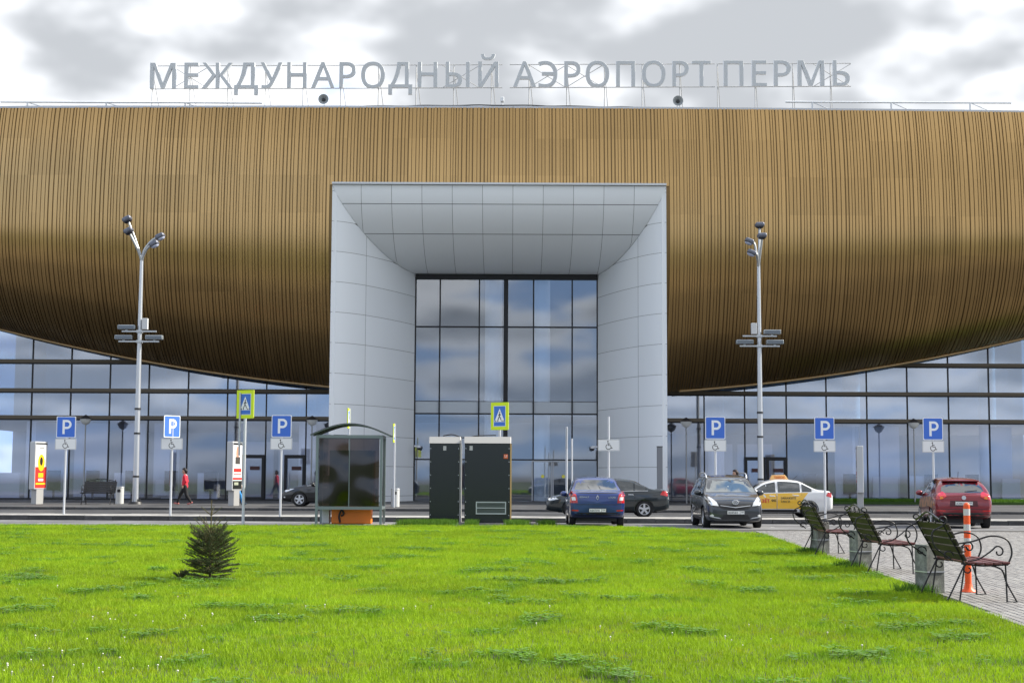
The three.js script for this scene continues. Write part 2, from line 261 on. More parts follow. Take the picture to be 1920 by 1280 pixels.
// glazing
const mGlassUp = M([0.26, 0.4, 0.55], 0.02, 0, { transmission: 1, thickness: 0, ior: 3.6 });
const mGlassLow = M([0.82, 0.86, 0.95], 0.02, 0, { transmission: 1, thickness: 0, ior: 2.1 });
const mGlassPort = M([0.8, 0.86, 0.93], 0.015, 0, { transmission: 1, thickness: 0, ior: 2.1 });
const mMullion = M([0.012, 0.013, 0.016], 0.5, 0.3), mTransom = M([0.11, 0.09, 0.065], 0.5, 0.5);
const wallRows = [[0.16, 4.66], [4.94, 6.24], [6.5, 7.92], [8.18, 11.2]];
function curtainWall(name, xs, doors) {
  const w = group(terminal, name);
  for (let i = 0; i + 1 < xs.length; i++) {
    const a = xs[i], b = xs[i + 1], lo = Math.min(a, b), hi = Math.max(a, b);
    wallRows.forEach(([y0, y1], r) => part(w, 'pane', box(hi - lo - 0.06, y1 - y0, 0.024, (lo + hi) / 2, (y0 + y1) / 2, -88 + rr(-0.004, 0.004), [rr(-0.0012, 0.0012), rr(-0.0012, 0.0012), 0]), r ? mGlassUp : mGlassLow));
  }
  for (const x of xs) part(w, 'mullion', box(0.07, 11.1, 0.14, x, 5.65, -88), mMullion);
  const lo = Math.min(...xs), hi = Math.max(...xs);
  for (const y of [4.8, 6.37, 8.05]) { part(w, 'transom', box(hi - lo, 0.2, 0.24, (lo + hi) / 2, y + 0.03, -87.93), mTransom); part(w, 'transom_gasket', box(hi - lo, 0.07, 0.16, (lo + hi) / 2, y - 0.105, -87.95), mMullion); }
  part(w, 'plinth', box(hi - lo, 0.1, 0.3, (lo + hi) / 2, 0.13, -87.95), mMullion);
  for (const [x, dw] of doors) { // dark framed door leaf with a bar handle
    const d = group(w, 'door');
    part(d, 'frame', merge([box(0.16, 2.5, 0.12, x - dw / 2, 1.4, -87.86), box(0.16, 2.5, 0.12, x + dw / 2, 1.4, -87.86), box(dw + 0.16, 0.2, 0.12, x, 2.62, -87.865), box(dw, 0.12, 0.12, x, 0.24, -87.865)]), mMullion);
    part(d, 'handle', bar([x - dw / 2 + 0.2, 0.9, -87.75], [x - dw / 2 + 0.2, 1.7, -87.75], 0.02), mSteel);
    part(d, 'notice', box(0.55, 0.22, 0.01, x + 0.1, 1.95, -87.84), M([0.05, 0.012, 0.015], 0.5));
  }
  return w;
}
const leftX = [-9.9, -11.9, -14.22, -16.48, -18.76, -21.05, -23.31, -25.57, -27.83, -30.1, -32.4, -34.7], rightX = [8.45, 11.15, 13.5, 15.91, 18.23, 20.58, 22.93, 25.32, 27.67, 30, 32.3, 34.6];
curtainWall('left_glass_wall', leftX, [[-14.9, 1.15], [-12.5, 1.05]]);
curtainWall('right_glass_wall', rightX, [[14.05, 1.05], [15.3, 1.05]]);
{ // entrance glazing inside the portal
  const w = group(terminal, 'entrance_glazing'), xs = [-5.62, -4.2, -1.91, -0.36, 1.25, 3.5, 4.96], ys = [0.14, 2.5, 5.14, 5.86, 10.19, 13.0];
  for (let i = 0; i < 6; i++) for (let j = 0; j < 5; j++) {
    const band = j === 2;
    part(w, band ? 'spandrel' : 'pane', box(xs[i + 1] - xs[i] - 0.05, ys[j + 1] - ys[j] - 0.05, 0.024, (xs[i] + xs[i + 1]) / 2, (ys[j] + ys[j + 1]) / 2, -88 + rr(-0.004, 0.004), [rr(-0.001, 0.001), rr(-0.001, 0.001), 0]), band ? M([0.42, 0.46, 0.5], 0.15) : mGlassPort);
  }
  xs.forEach((x, i) => part(w, 'mullion', box(i === 3 ? 0.26 : 0.08, 12.95, 0.18, x, 6.6, -87.98), mMullion));
  for (const y of [2.5, 5.14, 10.19]) part(w, 'transom', box(10.5, 0.08, 0.13, -0.33, y, -87.97), mMullion);
  part(w, 'head_frame', box(10.58, 0.3, 0.3, -0.33, 13.12, -87.95), mMullion);
  for (const x of [1.75, 2.95]) { const d = group(w, 'door'); part(d, 'frame', merge([box(0.07, 2.3, 0.08, x - 0.55, 1.3, -87.86), box(0.07, 2.3, 0.08, x + 0.55, 1.3, -87.86), box(1.1, 0.08, 0.08, x, 2.42, -87.865)]), M([0.35, 0.37, 0.4], 0.4, 0.6)); part(d, 'sticker', new THREE.CylinderGeometry(0.1, 0.1, 0.008, 16).rotateX(Math.PI / 2).translate(x + 0.05, 1.55, -87.85), M([0.75, 0.7, 0.1], 0.6)); }
}
{ // rooms behind the glass
  const r = group(terminal, 'interior');
  part(r, 'floor', box(72, 0.1, 24, 0, 0.09, -100.3), M([0.3, 0.3, 0.31], 0.5));
  for (const [a, b] of [[-36, -9.9], [8.45, 36]]) part(r, 'floor_slab', box(b - a, 0.35, 23, (a + b) / 2, 4.8, -99.8), M([0.5, 0.5, 0.5], 0.8));
  part(r, 'gallery_slab', box(14, 0.5, 11, -0.5, 5.5, -100), M([0.55, 0.56, 0.57], 0.7));
  part(r, 'back_wall', box(72, 21, 0.3, 0, 10.5, -110), M([0.42, 0.45, 0.5], 0.8));
  for (const x of [-1.1, 1.75, -12, 12, -20, 20, -28, 28]) part(r, 'column', cyl(0.5, 0.5, 20.8, x, 0.12, -89.4, 28), M([0.85, 0.86, 0.87], 0.5));
  const mBlind = M([0.6, 0.62, 0.65], 0.9), mTv = M([0.015, 0.017, 0.02], 0.3), mCounter = M([0.7, 0.71, 0.72], 0.6);
  for (const xs of [leftX, rightX]) for (let i = 0; i + 1 < xs.length; i++) {
    const a = Math.min(xs[i], xs[i + 1]), b = Math.max(xs[i], xs[i + 1]), m = (a + b) / 2, q = rnd();
    if (i < 3 && xs === leftX || i < 3) { if (i) part(r, 'partition', box(b - a - 0.3, 3.4, 0.1, m, 1.85, -92), mBlind); continue; }
    if (rnd() < 0.6) part(r, 'blind', box((b - a) * rr(0.55, 0.97), 4.3, 0.04, m + rr(-0.3, 0.3), 2.4, -88.7 - rr(0, 0.3)), mBlind);
    if (q < 0.75) part(r, 'counter', rbox(rr(0.8, 1.7), rr(0.9, 1.9), 0.1, 0.02, m + rr(-0.4, 0.4), 0.8, -88.45), mCounter);
    if (q > 0.35) part(r, 'display', merge([box(0.75, 1.15, 0.12, m + 0.2, 1.2, -88.3), box(0.1, 0.6, 0.1, m + 0.2, 0.4, -88.3)]), mTv);
  }
}
for (const x of [-5.9, 5.2]) { const c = thing('security_camera', x < 0 ? 'small white dome camera on the inner edge of the left portal column' : 'small white dome camera on the inner edge of the right portal column', 'camera', [x < 0 ? -5.53 : 4.87, 3.15, -87.2]); part(c, 'bracket', box(0.3, 0.08, 0.08, x < 0 ? 0.1 : -0.1, 0.1, 0), mWhite); part(c, 'housing', cyl(0.12, 0.13, 0.12, x < 0 ? 0.22 : -0.22, 0, 0.0), mWhite); part(c, 'dome', new THREE.SphereGeometry(0.11, 14, 10).translate(x < 0 ? 0.22 : -0.22, -0.02, 0), mDark); }
// ---------- roof sign ----------
const font = await new FontLoader().loadAsync('fonts/droid/droid_sans_regular.typeface.json');
{
  const sign = thing('roof_sign', 'grey Cyrillic letters on a lattice frame along the terminal roof', 'sign', [0, 0, -84]);
  const mFace = M([0.56, 0.58, 0.6], 0.5, 0), mSide = M([0.62, 0.64, 0.66], 0.5), mFrame = M([0.5, 0.5, 0.5], 0.5, 0.3);
  const probe = new TextGeometry('Н', { font, size: 1, depth: 0.1 }); probe.computeBoundingBox(); const capRatio = probe.boundingBox.max.y;
  const baseY = (x) => 23.2 + (x + 20) / 38.5 * 0.33;
  for (const [word, xa, xb] of [['МЕЖДУНАРОДНЫЙ', -20.48, -0.82], ['АЭРОПОРТ', -0.01, 11.15], ['ПЕРМЬ', 11.87, 18.99]]) {
    const res = font.data.resolution, adv = [...word].map((c) => font.data.glyphs[c].ha / res), size = 1.46 / capRatio;
    let pen = 0; const geos = [...word].map((c, i) => { const g = new TextGeometry(c, { font, size, depth: 0.2, curveSegments: 6, bevelEnabled: true, bevelSize: 0.01, bevelThickness: 0.02, bevelSegments: 1 }); g.translate(pen, 0, -0.1); pen += (adv[i] + 0.05) * size; return g; });
    geos[0].computeBoundingBox(); const first = geos[0].boundingBox.min.x; const last = geos[geos.length - 1]; last.computeBoundingBox(); const k = (xb - xa) / (last.boundingBox.max.x - first);
    geos.forEach((g, i) => { g.translate(-first, 0, 0).scale(k, 1, 1); g.computeBoundingBox(); const x = xa + g.boundingBox.min.x; const m = new THREE.Mesh(g, [mFace, mSide]); m.name = 'letter'; m.castShadow = m.receiveShadow = true; m.position.set(xa, baseY(x), 0); sign.add(m); });
  }
  for (const [a, b] of [[-20.5, -0.6], [-0.2, 11.4], [11.6, 19.1]]) { const g = []; for (const dy of [0.03, 1.36]) g.push(bar([a, baseY(a) + dy, -0.2], [b, baseY(b) + dy, -0.2], 0.03)); part(sign, 'rail', merge(g), mFrame); }
  for (let x = -20.4; x < 19.2; x += 2.13) { part(sign, 'post', merge([bar([x, 21.4, -0.22], [x, baseY(x) + 1.4, -0.22], 0.03), bar([x + 0.35, 21.4, -1.3], [x + 0.03, baseY(x) + 0.9, -0.24], 0.022)]), mFrame); }
  for (const x of [-19.3, -4.0, 0.9, 3.0, 17.0]) part(sign, 'cross_brace', merge([bar([x, baseY(x) + 0.05, -0.24], [x + 2.1, baseY(x) + 1.35, -0.24], 0.022), bar([x, baseY(x) + 1.35, -0.27], [x + 2.1, baseY(x) + 0.05, -0.27], 0.022)]), mFrame);
}
for (const [x, l] of [[-10.53, 'grey horn loudspeaker on the roof edge below the first word'], [9.16, 'grey horn loudspeaker on the roof edge below the second word']]) {
  const h = thing('horn_loudspeaker', l, 'loudspeaker', [x, 21.75, -83.1]);
  part(h, 'horn', new THREE.LatheGeometry([[0.05, 0], [0.08, 0.12], [0.16, 0.25], [0.28, 0.34], [0.29, 0.36], [0.26, 0.35], [0.06, 0.14]].map(([a, b]) => new THREE.Vector2(a, b)), 24).rotateX(Math.PI / 2).translate(0, 0.58, 0), M([0.3, 0.32, 0.33], 0.5)); part(h, 'driver', cyl(0.1, 0.08, 0.2, 0, 0, 0).rotateX(Math.PI / 2).translate(0, 0.58, 0.05), mDark); part(h, 'stand', bar([0, 0, -0.05], [0, 0.5, -0.05], 0.03), mGalv);
}
for (const [a, b, l, y] of [[-28.6, -14, 'white pipe railing along the left end of the roof', 22.2], [15.2, 27.8, 'white pipe railing along the right end of the roof', 22.4]]) {
  const r = thing('roof_railing', l, 'railing', [0, 0, -83.2]);
  part(r, 'rail', bar([a, y, 0], [b, y, 0], 0.055), mWhite);
  for (let x = a + 1.5; x < b; x += 4.4) part(r, 'post', merge([bar([x, 21.6, 0], [x, y, 0], 0.05), bar([x + 0.1, y - 0.05, 0], [x + 1.7, 21.7, -0.05], 0.025)]), mWhite);
}
{ const p = []; for (let x = -13; x <= 20; x += 1) p.push([x, 21.93 + 0.012 * (8 - Math.abs(x + 0.6)) * 1 + 0.02 * Math.sin(x * 2.3), -82.72]); solo('roof_cable', tube(p, 0.035, 80, 5), mDark, 'black cable sagging along the roof edge under the letters', 'cable'); }
{ const c = thing('roof_camera', 'small white camera on a post at the middle of the roof edge', 'camera', [-0.6, 21.7, -82.8]); part(c, 'post', bar([0, 0, 0], [0, 0.5, 0], 0.04), mWhite); part(c, 'housing', rbox(0.2, 0.25, 0.4, 0.04, 0, 0.62, 0.1), mWhite); }

// ---------- lighting masts ----------
function mast(pos, flip, label) {
  const m = thing('lighting_mast', label, 'lamp post', pos, 0, 'tall lighting masts before the terminal');
  part(m, 'base', merge([cyl(0.35, 0.3, 0.12, 0, 0, 0), ...[0, 1, 2, 3].map((k) => cyl(0.035, 0.035, 0.25, 0.24 * Math.cos(k * 1.57 + 0.8), 0, 0.24 * Math.sin(k * 1.57 + 0.8), 8))]), mDark);
  part(m, 'pole', new THREE.CylinderGeometry(0.085, 0.15, 12.2, 16).translate(0, 6.1, 0), M([0.55, 0.57, 0.6], 0.4, 0.8));
  const s = flip ? -1 : 1;
  const arm = (pts, head, tilt, dark) => { const a = part(m, 'arm', tube(pts, 0.06, 20, 8), mGalv); const h = rbox(0.46, 0.24, 0.5, 0.1, 0, 0, 0); h.rotateZ(tilt); h.translate(...head); part(a, 'luminaire', h, M([0.14, 0.15, 0.19], 0.4, 0.3)); const lens = new THREE.SphereGeometry(0.2, 16, 8, 0, 6.3, 0, 1.5).scale(1, 0.5, 1).rotateX(Math.PI).rotateZ(tilt).translate(head[0] - Math.sin(-tilt) * 0.1, head[1] - 0.1, head[2]); part(a, 'lens', lens, dark ? M([0.02, 0.02, 0.03], 0.2) : M([0.5, 0.54, 0.7], 0.25)); };
  if (!flip) {
    arm([[0, 12.1, 0], [-0.15, 12.5, 0], [-0.45, 13.3, 0], [-0.72, 13.95, 0]], [-0.78, 14.05, 0], 0.5, true);
    arm([[0, 11.9, 0], [-0.1, 12.3, 0.1], [-0.35, 12.9, 0.3], [-0.52, 13.25, 0.4]], [-0.58, 13.4, 0.45], 0.5, true);
    arm([[0, 12.1, 0], [0.12, 12.5, 0], [0.45, 12.95, 0], [0.75, 13.15, 0]], [0.88, 13.2, 0], 0.45, false);
    arm([[0, 11.9, 0], [0.1, 12.2, 0.1], [0.35, 12.55, 0.3], [0.6, 12.72, 0.4]], [0.7, 12.75, 0.45], 0.45, false);
  } else {
    arm([[0, 12.1, 0], [0.05, 12.6, -0.2], [0.12, 13.4, -0.4], [0.15, 14.0, -0.5]], [0.15, 14.15, -0.45], 0.05, true);
    arm([[0, 11.9, 0], [0.03, 12.4, 0.2], [0.08, 13, 0.4], [0.1, 13.3, 0.5]], [0.1, 13.45, 0.5], 0.05, true);
    arm([[0, 12.1, 0], [-0.1, 12.6, 0], [-0.2, 13.1, 0], [-0.35, 13.25, 0]], [-0.45, 13.25, 0], -0.4, false);
    arm([[0, 11.9, 0], [-0.06, 12.25, 0.2], [-0.15, 12.5, 0.4], [-0.3, 12.6, 0.5]], [-0.42, 12.6, 0.5], -0.4, false);
  }
  for (const [y, w] of [[8.45, 0.85], [7.95, 1.0]]) part(m, 'crossarm', merge([box(w * 2, 0.07, 0.1, 0, y, 0.12), box(0.26, 0.14, 0.26, 0, y, 0)]), mGalv);
  const flood = (x, y) => { const f = part(m, 'floodlight', merge([rbox(0.85, 0.22, 0.32, 0.04, x, y + 0.2, 0.12), box(0.12, 0.2, 0.1, x, y + 0.08, 0.1)]), M([0.33, 0.36, 0.38], 0.4, 0.6)); part(f, 'glass', box(0.78, 0.16, 0.02, x, y + 0.19, 0.285), M([0.12, 0.14, 0.16], 0.1, 0.2)); };
  flood(-0.62 * s, 8.45); flood(-0.75 * s, 7.95); flood(0.75 * s, 7.95);
  part(m, 'control_box', rbox(0.28, 0.55, 0.2, 0.02, 0.28 * s, 8.82, 0.1), M([0.6, 0.61, 0.62], 0.5));
  for (const y of [1.3, 3.4, 4.6]) part(m, 'clamp_band', cyl(0.16, 0.16, 0.09, 0, y, 0), mDark);
  return m;
}
mast([-18.35, 0.1, -74.5], false, 'tall galvanised lighting mast left of the portal with four lamp heads and floodlights');
mast([12.35, 0.1, -75.5], true, 'tall galvanised lighting mast right of the portal with four lamp heads and floodlights');

// ---------- post-top lanterns ----------
const lantern = thing('park_lantern', 'slim post lantern with pointed cap beside the left lighting mast bench', 'lamp post', [-23.55, 0.1, -84], 0, 'slim post lanterns along the glass front');
part(lantern, 'post', cyl(0.045, 0.035, 4.2, 0, 0, 0, 10), M([0.3, 0.31, 0.32], 0.5, 0.5));
part(lantern, 'globe', new THREE.LatheGeometry([[0.04, 4.15], [0.2, 4.25], [0.29, 4.42], [0.31, 4.5]].map(([a, b]) => new THREE.Vector2(a, b)), 20), M([0.62, 0.63, 0.62], 0.4));
part(lantern, 'cap', new THREE.ConeGeometry(0.36, 0.24, 20).translate(0, 4.62, 0), mDark);
copyOf(lantern, [-11.03, 0.1, -84], 0, 'slim post lantern with pointed cap just left of the white portal');
copyOf(lantern, [9.65, 0.1, -84], 0, 'slim post lantern with pointed cap just right of the white portal');
copyOf(lantern, [22.23, 0.1, -84], 0, 'slim post lantern with pointed cap above the red car');

// ---------- road signs ----------
const blue = '#3d6fd0';
const texP = canvasTex(256, 288, (x, w, h) => { x.fillStyle = '#e9ecf0'; x.fillRect(0, 0, w, h); x.fillStyle = blue; x.beginPath(); x.roundRect(9, 9, w - 18, h - 18, 14); x.fill(); x.strokeStyle = '#eef1f5'; x.lineWidth = 30; x.beginPath(); x.moveTo(96, 238); x.lineTo(96, 62); x.lineTo(140, 62); x.arc(140, 108, 46, -Math.PI / 2, Math.PI / 2); x.lineTo(96, 154); x.stroke(); });
const texW = canvasTex(256, 128, (x, w, h) => { x.fillStyle = '#e6e7e8'; x.fillRect(0, 0, w, h); x.strokeStyle = '#55585c'; x.lineWidth = 2; x.strokeRect(5, 5, w - 10, h - 10); x.strokeStyle = '#111'; x.fillStyle = '#111'; x.lineWidth = 7; x.beginPath(); x.arc(118, 22, 8, 0, 7); x.fill(); x.beginPath(); x.moveTo(118, 32); x.lineTo(121, 66); x.lineTo(150, 68); x.lineTo(160, 98); x.lineTo(172, 94); x.stroke(); x.beginPath(); x.moveTo(120, 48); x.lineTo(144, 48); x.stroke(); x.beginPath(); x.arc(124, 82, 29, -2.1, 1.9, true); x.stroke(); x.beginPath(); x.arc(124, 82, 29, 0.35, 3.6); x.stroke(); });
const texX = canvasTex(256, 384, (x, w, h) => {
  x.fillStyle = '#d8ee1a'; x.fillRect(0, 0, w, h); x.fillStyle = '#e8ecef'; x.fillRect(40, 48, w - 80, h - 96); x.fillStyle = '#3f74cf'; x.fillRect(46, 54, w - 92, h - 108);
  x.fillStyle = '#f1f3f4'; x.beginPath(); x.moveTo(128, 86); x.lineTo(204, 272); x.lineTo(52, 272); x.fill();
  x.strokeStyle = x.fillStyle = '#141414'; x.lineWidth = 11; x.beginPath(); x.arc(130, 140, 9, 0, 7); x.fill(); x.beginPath(); x.moveTo(129, 152); x.lineTo(126, 196); x.lineTo(112, 222); x.lineTo(104, 250); x.moveTo(126, 196); x.lineTo(142, 220); x.lineTo(150, 248); x.moveTo(128, 160); x.lineTo(112, 186); x.moveTo(129, 160); x.lineTo(146, 180); x.stroke(); for (const q of [66, 96, 158, 184]) x.fillRect(q, 250, 14, 16);
});
const mP = M([1, 1, 1], 0.45, 0, { map: texP }), mW = M([1, 1, 1], 0.45, 0, { map: texW }), mX = M([1, 1, 1], 0.45, 0, { map: texX }), mBackPlate = M([0.45, 0.46, 0.48], 0.5, 0.4), mPost = M([0.58, 0.6, 0.63], 0.45, 0.5);
const plate = (w, h, r = 0.04) => { const s = new THREE.Shape(), a = w / 2, b = h / 2; s.moveTo(-a + r, -b); s.lineTo(a - r, -b); s.quadraticCurveTo(a, -b, a, -b + r); s.lineTo(a, b - r); s.quadraticCurveTo(a, b, a - r, b); s.lineTo(-a + r, b); s.quadraticCurveTo(-a, b, -a, b - r); s.lineTo(-a, -b + r); s.quadraticCurveTo(-a, -b, -a + r, -b); const g = new THREE.ShapeGeometry(s, 5), p = g.attributes.position, uv = g.attributes.uv; for (let i = 0; i < p.count; i++) uv.setXY(i, p.getX(i) / w + 0.5, p.getY(i) / h + 0.5); return [g, new THREE.ExtrudeGeometry(s, { depth: 0.025, bevelEnabled: false, curveSegments: 5 }).translate(0, 0, -0.03)]; };
function parkingSign(pos, label, { p = true, turn = 0, pw = 0.7, dx = 0 } = {}) {
  const s = thing('parking_sign', label, 'sign', pos, 0, 'parking signs along the traffic island');
  part(s, 'post', cyl(0.04, 0.04, p ? 3.45 : 3.55, 0, 0, -0.05, 12), mPost);
  const [g, b] = plate(0.7 * pw / 0.7, 0.78), [g2, b2] = plate(0.76, 0.4, 0.03);
  if (p) { const q = part(s, 'parking_plate', g.translate(dx, 3.17, 0), mP); part(q, 'plate_back', b.translate(dx, 3.17, -0.004), mBackPlate); q.rotation.y = turn; }
  const w = part(s, 'disabled_plate', g2.translate(0, 2.55, 0), mW); part(w, 'plate_back', b2.translate(0, 2.55, -0.004), mBackPlate);
  return s;
}
parkingSign([-16.3, 0.07, -55.6], 'blue parking sign with wheelchair plate, leftmost, before the poster stand and bench');
parkingSign([-12.15, 0.07, -54.4], 'blue parking sign turned slightly aside, beside the woman in red', { turn: 0.85 });
parkingSign([-8.1, 0.07, -53.5], 'blue parking sign with wheelchair plate, next to the dark glazed shelter');
parkingSign([3.4, 0.07, -53.2], 'bare wheelchair plate on a post behind the blue car, without a blue panel', { p: false });
parkingSign([7.13, 0.07, -53.2], 'blue parking sign with wheelchair plate rising behind the dark grey car');
parkingSign([10.95, 0.07, -53.2], 'blue parking sign with wheelchair plate before the rear of the taxi');
parkingSign([14.75, 0.07, -53.2], 'blue parking sign with wheelchair plate rising behind the red car');
function crossingSign(pos, h, label, turn = 0, w = 0.72) {
  const s = thing('crossing_sign', label, 'sign', pos, 0, 'yellow-bordered pedestrian crossing signs');
  part(s, 'post', cyl(0.045, 0.045, h, 0, 0, -0.06, 12), mPost);
  const [g, b] = plate(w, w * 1.38, 0.03), q = part(s, 'crossing_plate', g.translate(0, h - w * 0.69, 0), mX); part(q, 'plate_back', b.translate(0, h - w * 0.69, -0.004), M([0.5, 0.58, 0.05], 0.5)); q.rotation.y = turn; return s;
}
{ const s = crossingSign([-8.08, 0.0, -46.0], 4.08, 'yellow-bordered pedestrian crossing sign on a pole at the lawn edge', -0.45, 0.62); part(s, 'bracket', merge([bar([-0.16, 2.1, -0.06], [-0.16, 4.0, -0.06], 0.03), box(0.2, 0.03, 0.03, -0.1, 2.5, -0.06), box(0.2, 0.03, 0.03, -0.1, 3.1, -0.06)]), mGalv); }
crossingSign([-0.4, 0.0, -50.2], 3.95, 'yellow-bordered pedestrian crossing sign rising behind the large black kiosk', -0.5, 0.66);
crossingSign([-6.9, 0.07, -64.5], 4.3, 'pedestrian crossing sign seen edge-on above the shelter roof', 1.5, 0.62);
crossingSign([-5.35, 0.1, -69.5], 3.8, 'pedestrian crossing sign seen edge-on beside the left portal column', 1.5, 0.62);
{ const s = thing('sign_posts', 'pair of slim grey posts before the entrance doors', 'post', [2.42, 0.1, -66.8]); part(s, 'post', cyl(0.05, 0.05, 3.6, 0, 0, 0, 10), mPost); part(s, 'post', cyl(0.04, 0.04, 3.1, 0.25, 0, -0.4, 10), mPost); part(s, 'edge_plate', box(0.04, 0.9, 0.6, 0, 3.1, 0), mBackPlate); }

// ---------- poster stands ----------
const texA = canvasTex(128, 320, (x, w, h) => { x.fillStyle = '#eeeeea'; x.fillRect(0, 0, w, h); x.fillStyle = '#e2382c'; x.fillRect(0, 170, w, 150); x.fillStyle = '#f2b81f'; x.beginPath(); x.ellipse(66, 140, 40, 60, 0, 0, 7); x.fill(); x.fillStyle = '#222'; x.beginPath(); x.ellipse(66, 130, 17, 30, 0, 0, 7); x.fill(); x.fillStyle = '#f6c622'; x.fillRect(8, 284, 112, 12); x.fillRect(36, 214, 56, 30); x.fillStyle = '#fff'; x.fillRect(36, 254, 56, 16); x.fillStyle = '#777'; x.fillRect(40, 30, 56, 8); x.fillStyle = '#222'; x.fillRect(0, 0, w, 10); });
const texB = canvasTex(128, 320, (x, w, h) => { x.fillStyle = '#d9dadb'; x.fillRect(0, 0, w, h); x.fillStyle = '#c98b72'; x.beginPath(); x.ellipse(62, 70, 22, 48, 0, 0, 7); x.fill(); x.fillStyle = '#4b4744'; x.fillRect(30, 96, 70, 50); x.fillStyle = '#efe9e6'; x.fillRect(0, 160, w, 100); x.fillStyle = '#c8352f'; x.fillRect(8, 176, 112, 26); x.fillRect(8, 214, 112, 8); x.fillRect(0, 240, w, 16); x.fillStyle = '#20221f'; x.fillRect(0, 262, w, 58); x.fillStyle = '#9ea38e'; x.fillRect(20, 272, 60, 20); x.fillStyle = '#222'; x.fillRect(0, 0, w, 12); });
function posterStand(pos, turn, tex, label) {
  const s = thing('poster_stand', label, 'poster stand', pos, turn, 'upright poster stands on the pavement');
  part(s, 'pedestal', rbox(0.55, 0.75, 0.3, 0.02, 0, 0.37, 0), M([0.4, 0.4, 0.4], 0.5, 0.4)); part(s, 'casing', rbox(0.95, 2.3, 0.32, 0.04, 0, 1.85, 0), M([0.5, 0.51, 0.52], 0.45, 0.5));
  const g = new THREE.PlaneGeometry(0.84, 2.14).translate(0, 1.85, 0.164); part(s, 'poster', g, M([1, 1, 1], 0.3, 0, { map: tex })); part(s, 'poster', g.clone().rotateY(Math.PI), M([1, 1, 1], 0.3, 0, { map: tex })); return s;
}
posterStand([-22.8, 0.1, -73.4], 1.22, texA, 'poster stand with white, yellow and red advert at the far left');
posterStand([-13.0, 0.1, -71.5], 1.25, texB, 'poster stand with a pale portrait advert, the person in blue passing behind');
posterStand([17.15, 0.1, -75], 1.38, texB, 'poster stand seen nearly edge-on beside the right-hand glass wall');
{ const p = thing('grey_pylon', 'plain narrow grey pylon at the foot of the right portal column', 'pylon', [7.75, 0.1, -79.6]); part(p, 'shaft', rbox(0.28, 3.0, 0.28, 0.02, 0, 1.5, 0), M([0.22, 0.23, 0.25], 0.5, 0.3)); part(p, 'foot_plate', box(0.5, 0.03, 0.5, 0, 0.016, 0), mGreySteel); part(p, 'cap', box(0.3, 0.04, 0.3, 0, 3.02, 0), mDark); }

// ---------- small bins ----------
function roundBin(pos, label) { const b = thing('litter_bin', label, 'bin', pos, 0, 'pale round litter bins on the far pavement'); part(b, 'body', cyl(0.2, 0.2, 0.82, 0, 0, 0, 20), M([0.55, 0.56, 0.55], 0.5, 0.2)); part(b, 'rim', new THREE.TorusGeometry(0.2, 0.025, 8, 20).rotateX(Math.PI / 2).translate(0, 0.82, 0), mGalv); part(b, 'slot', box(0.16, 0.14, 0.02, 0, 0.64, 0.195), mDark); }
roundBin([-19.4, 0.1, -75.6], 'pale round litter bin at the right end of the far black bench');
roundBin([-5.4, 0.1, -71], 'pale round litter bin right of the dark glazed shelter');

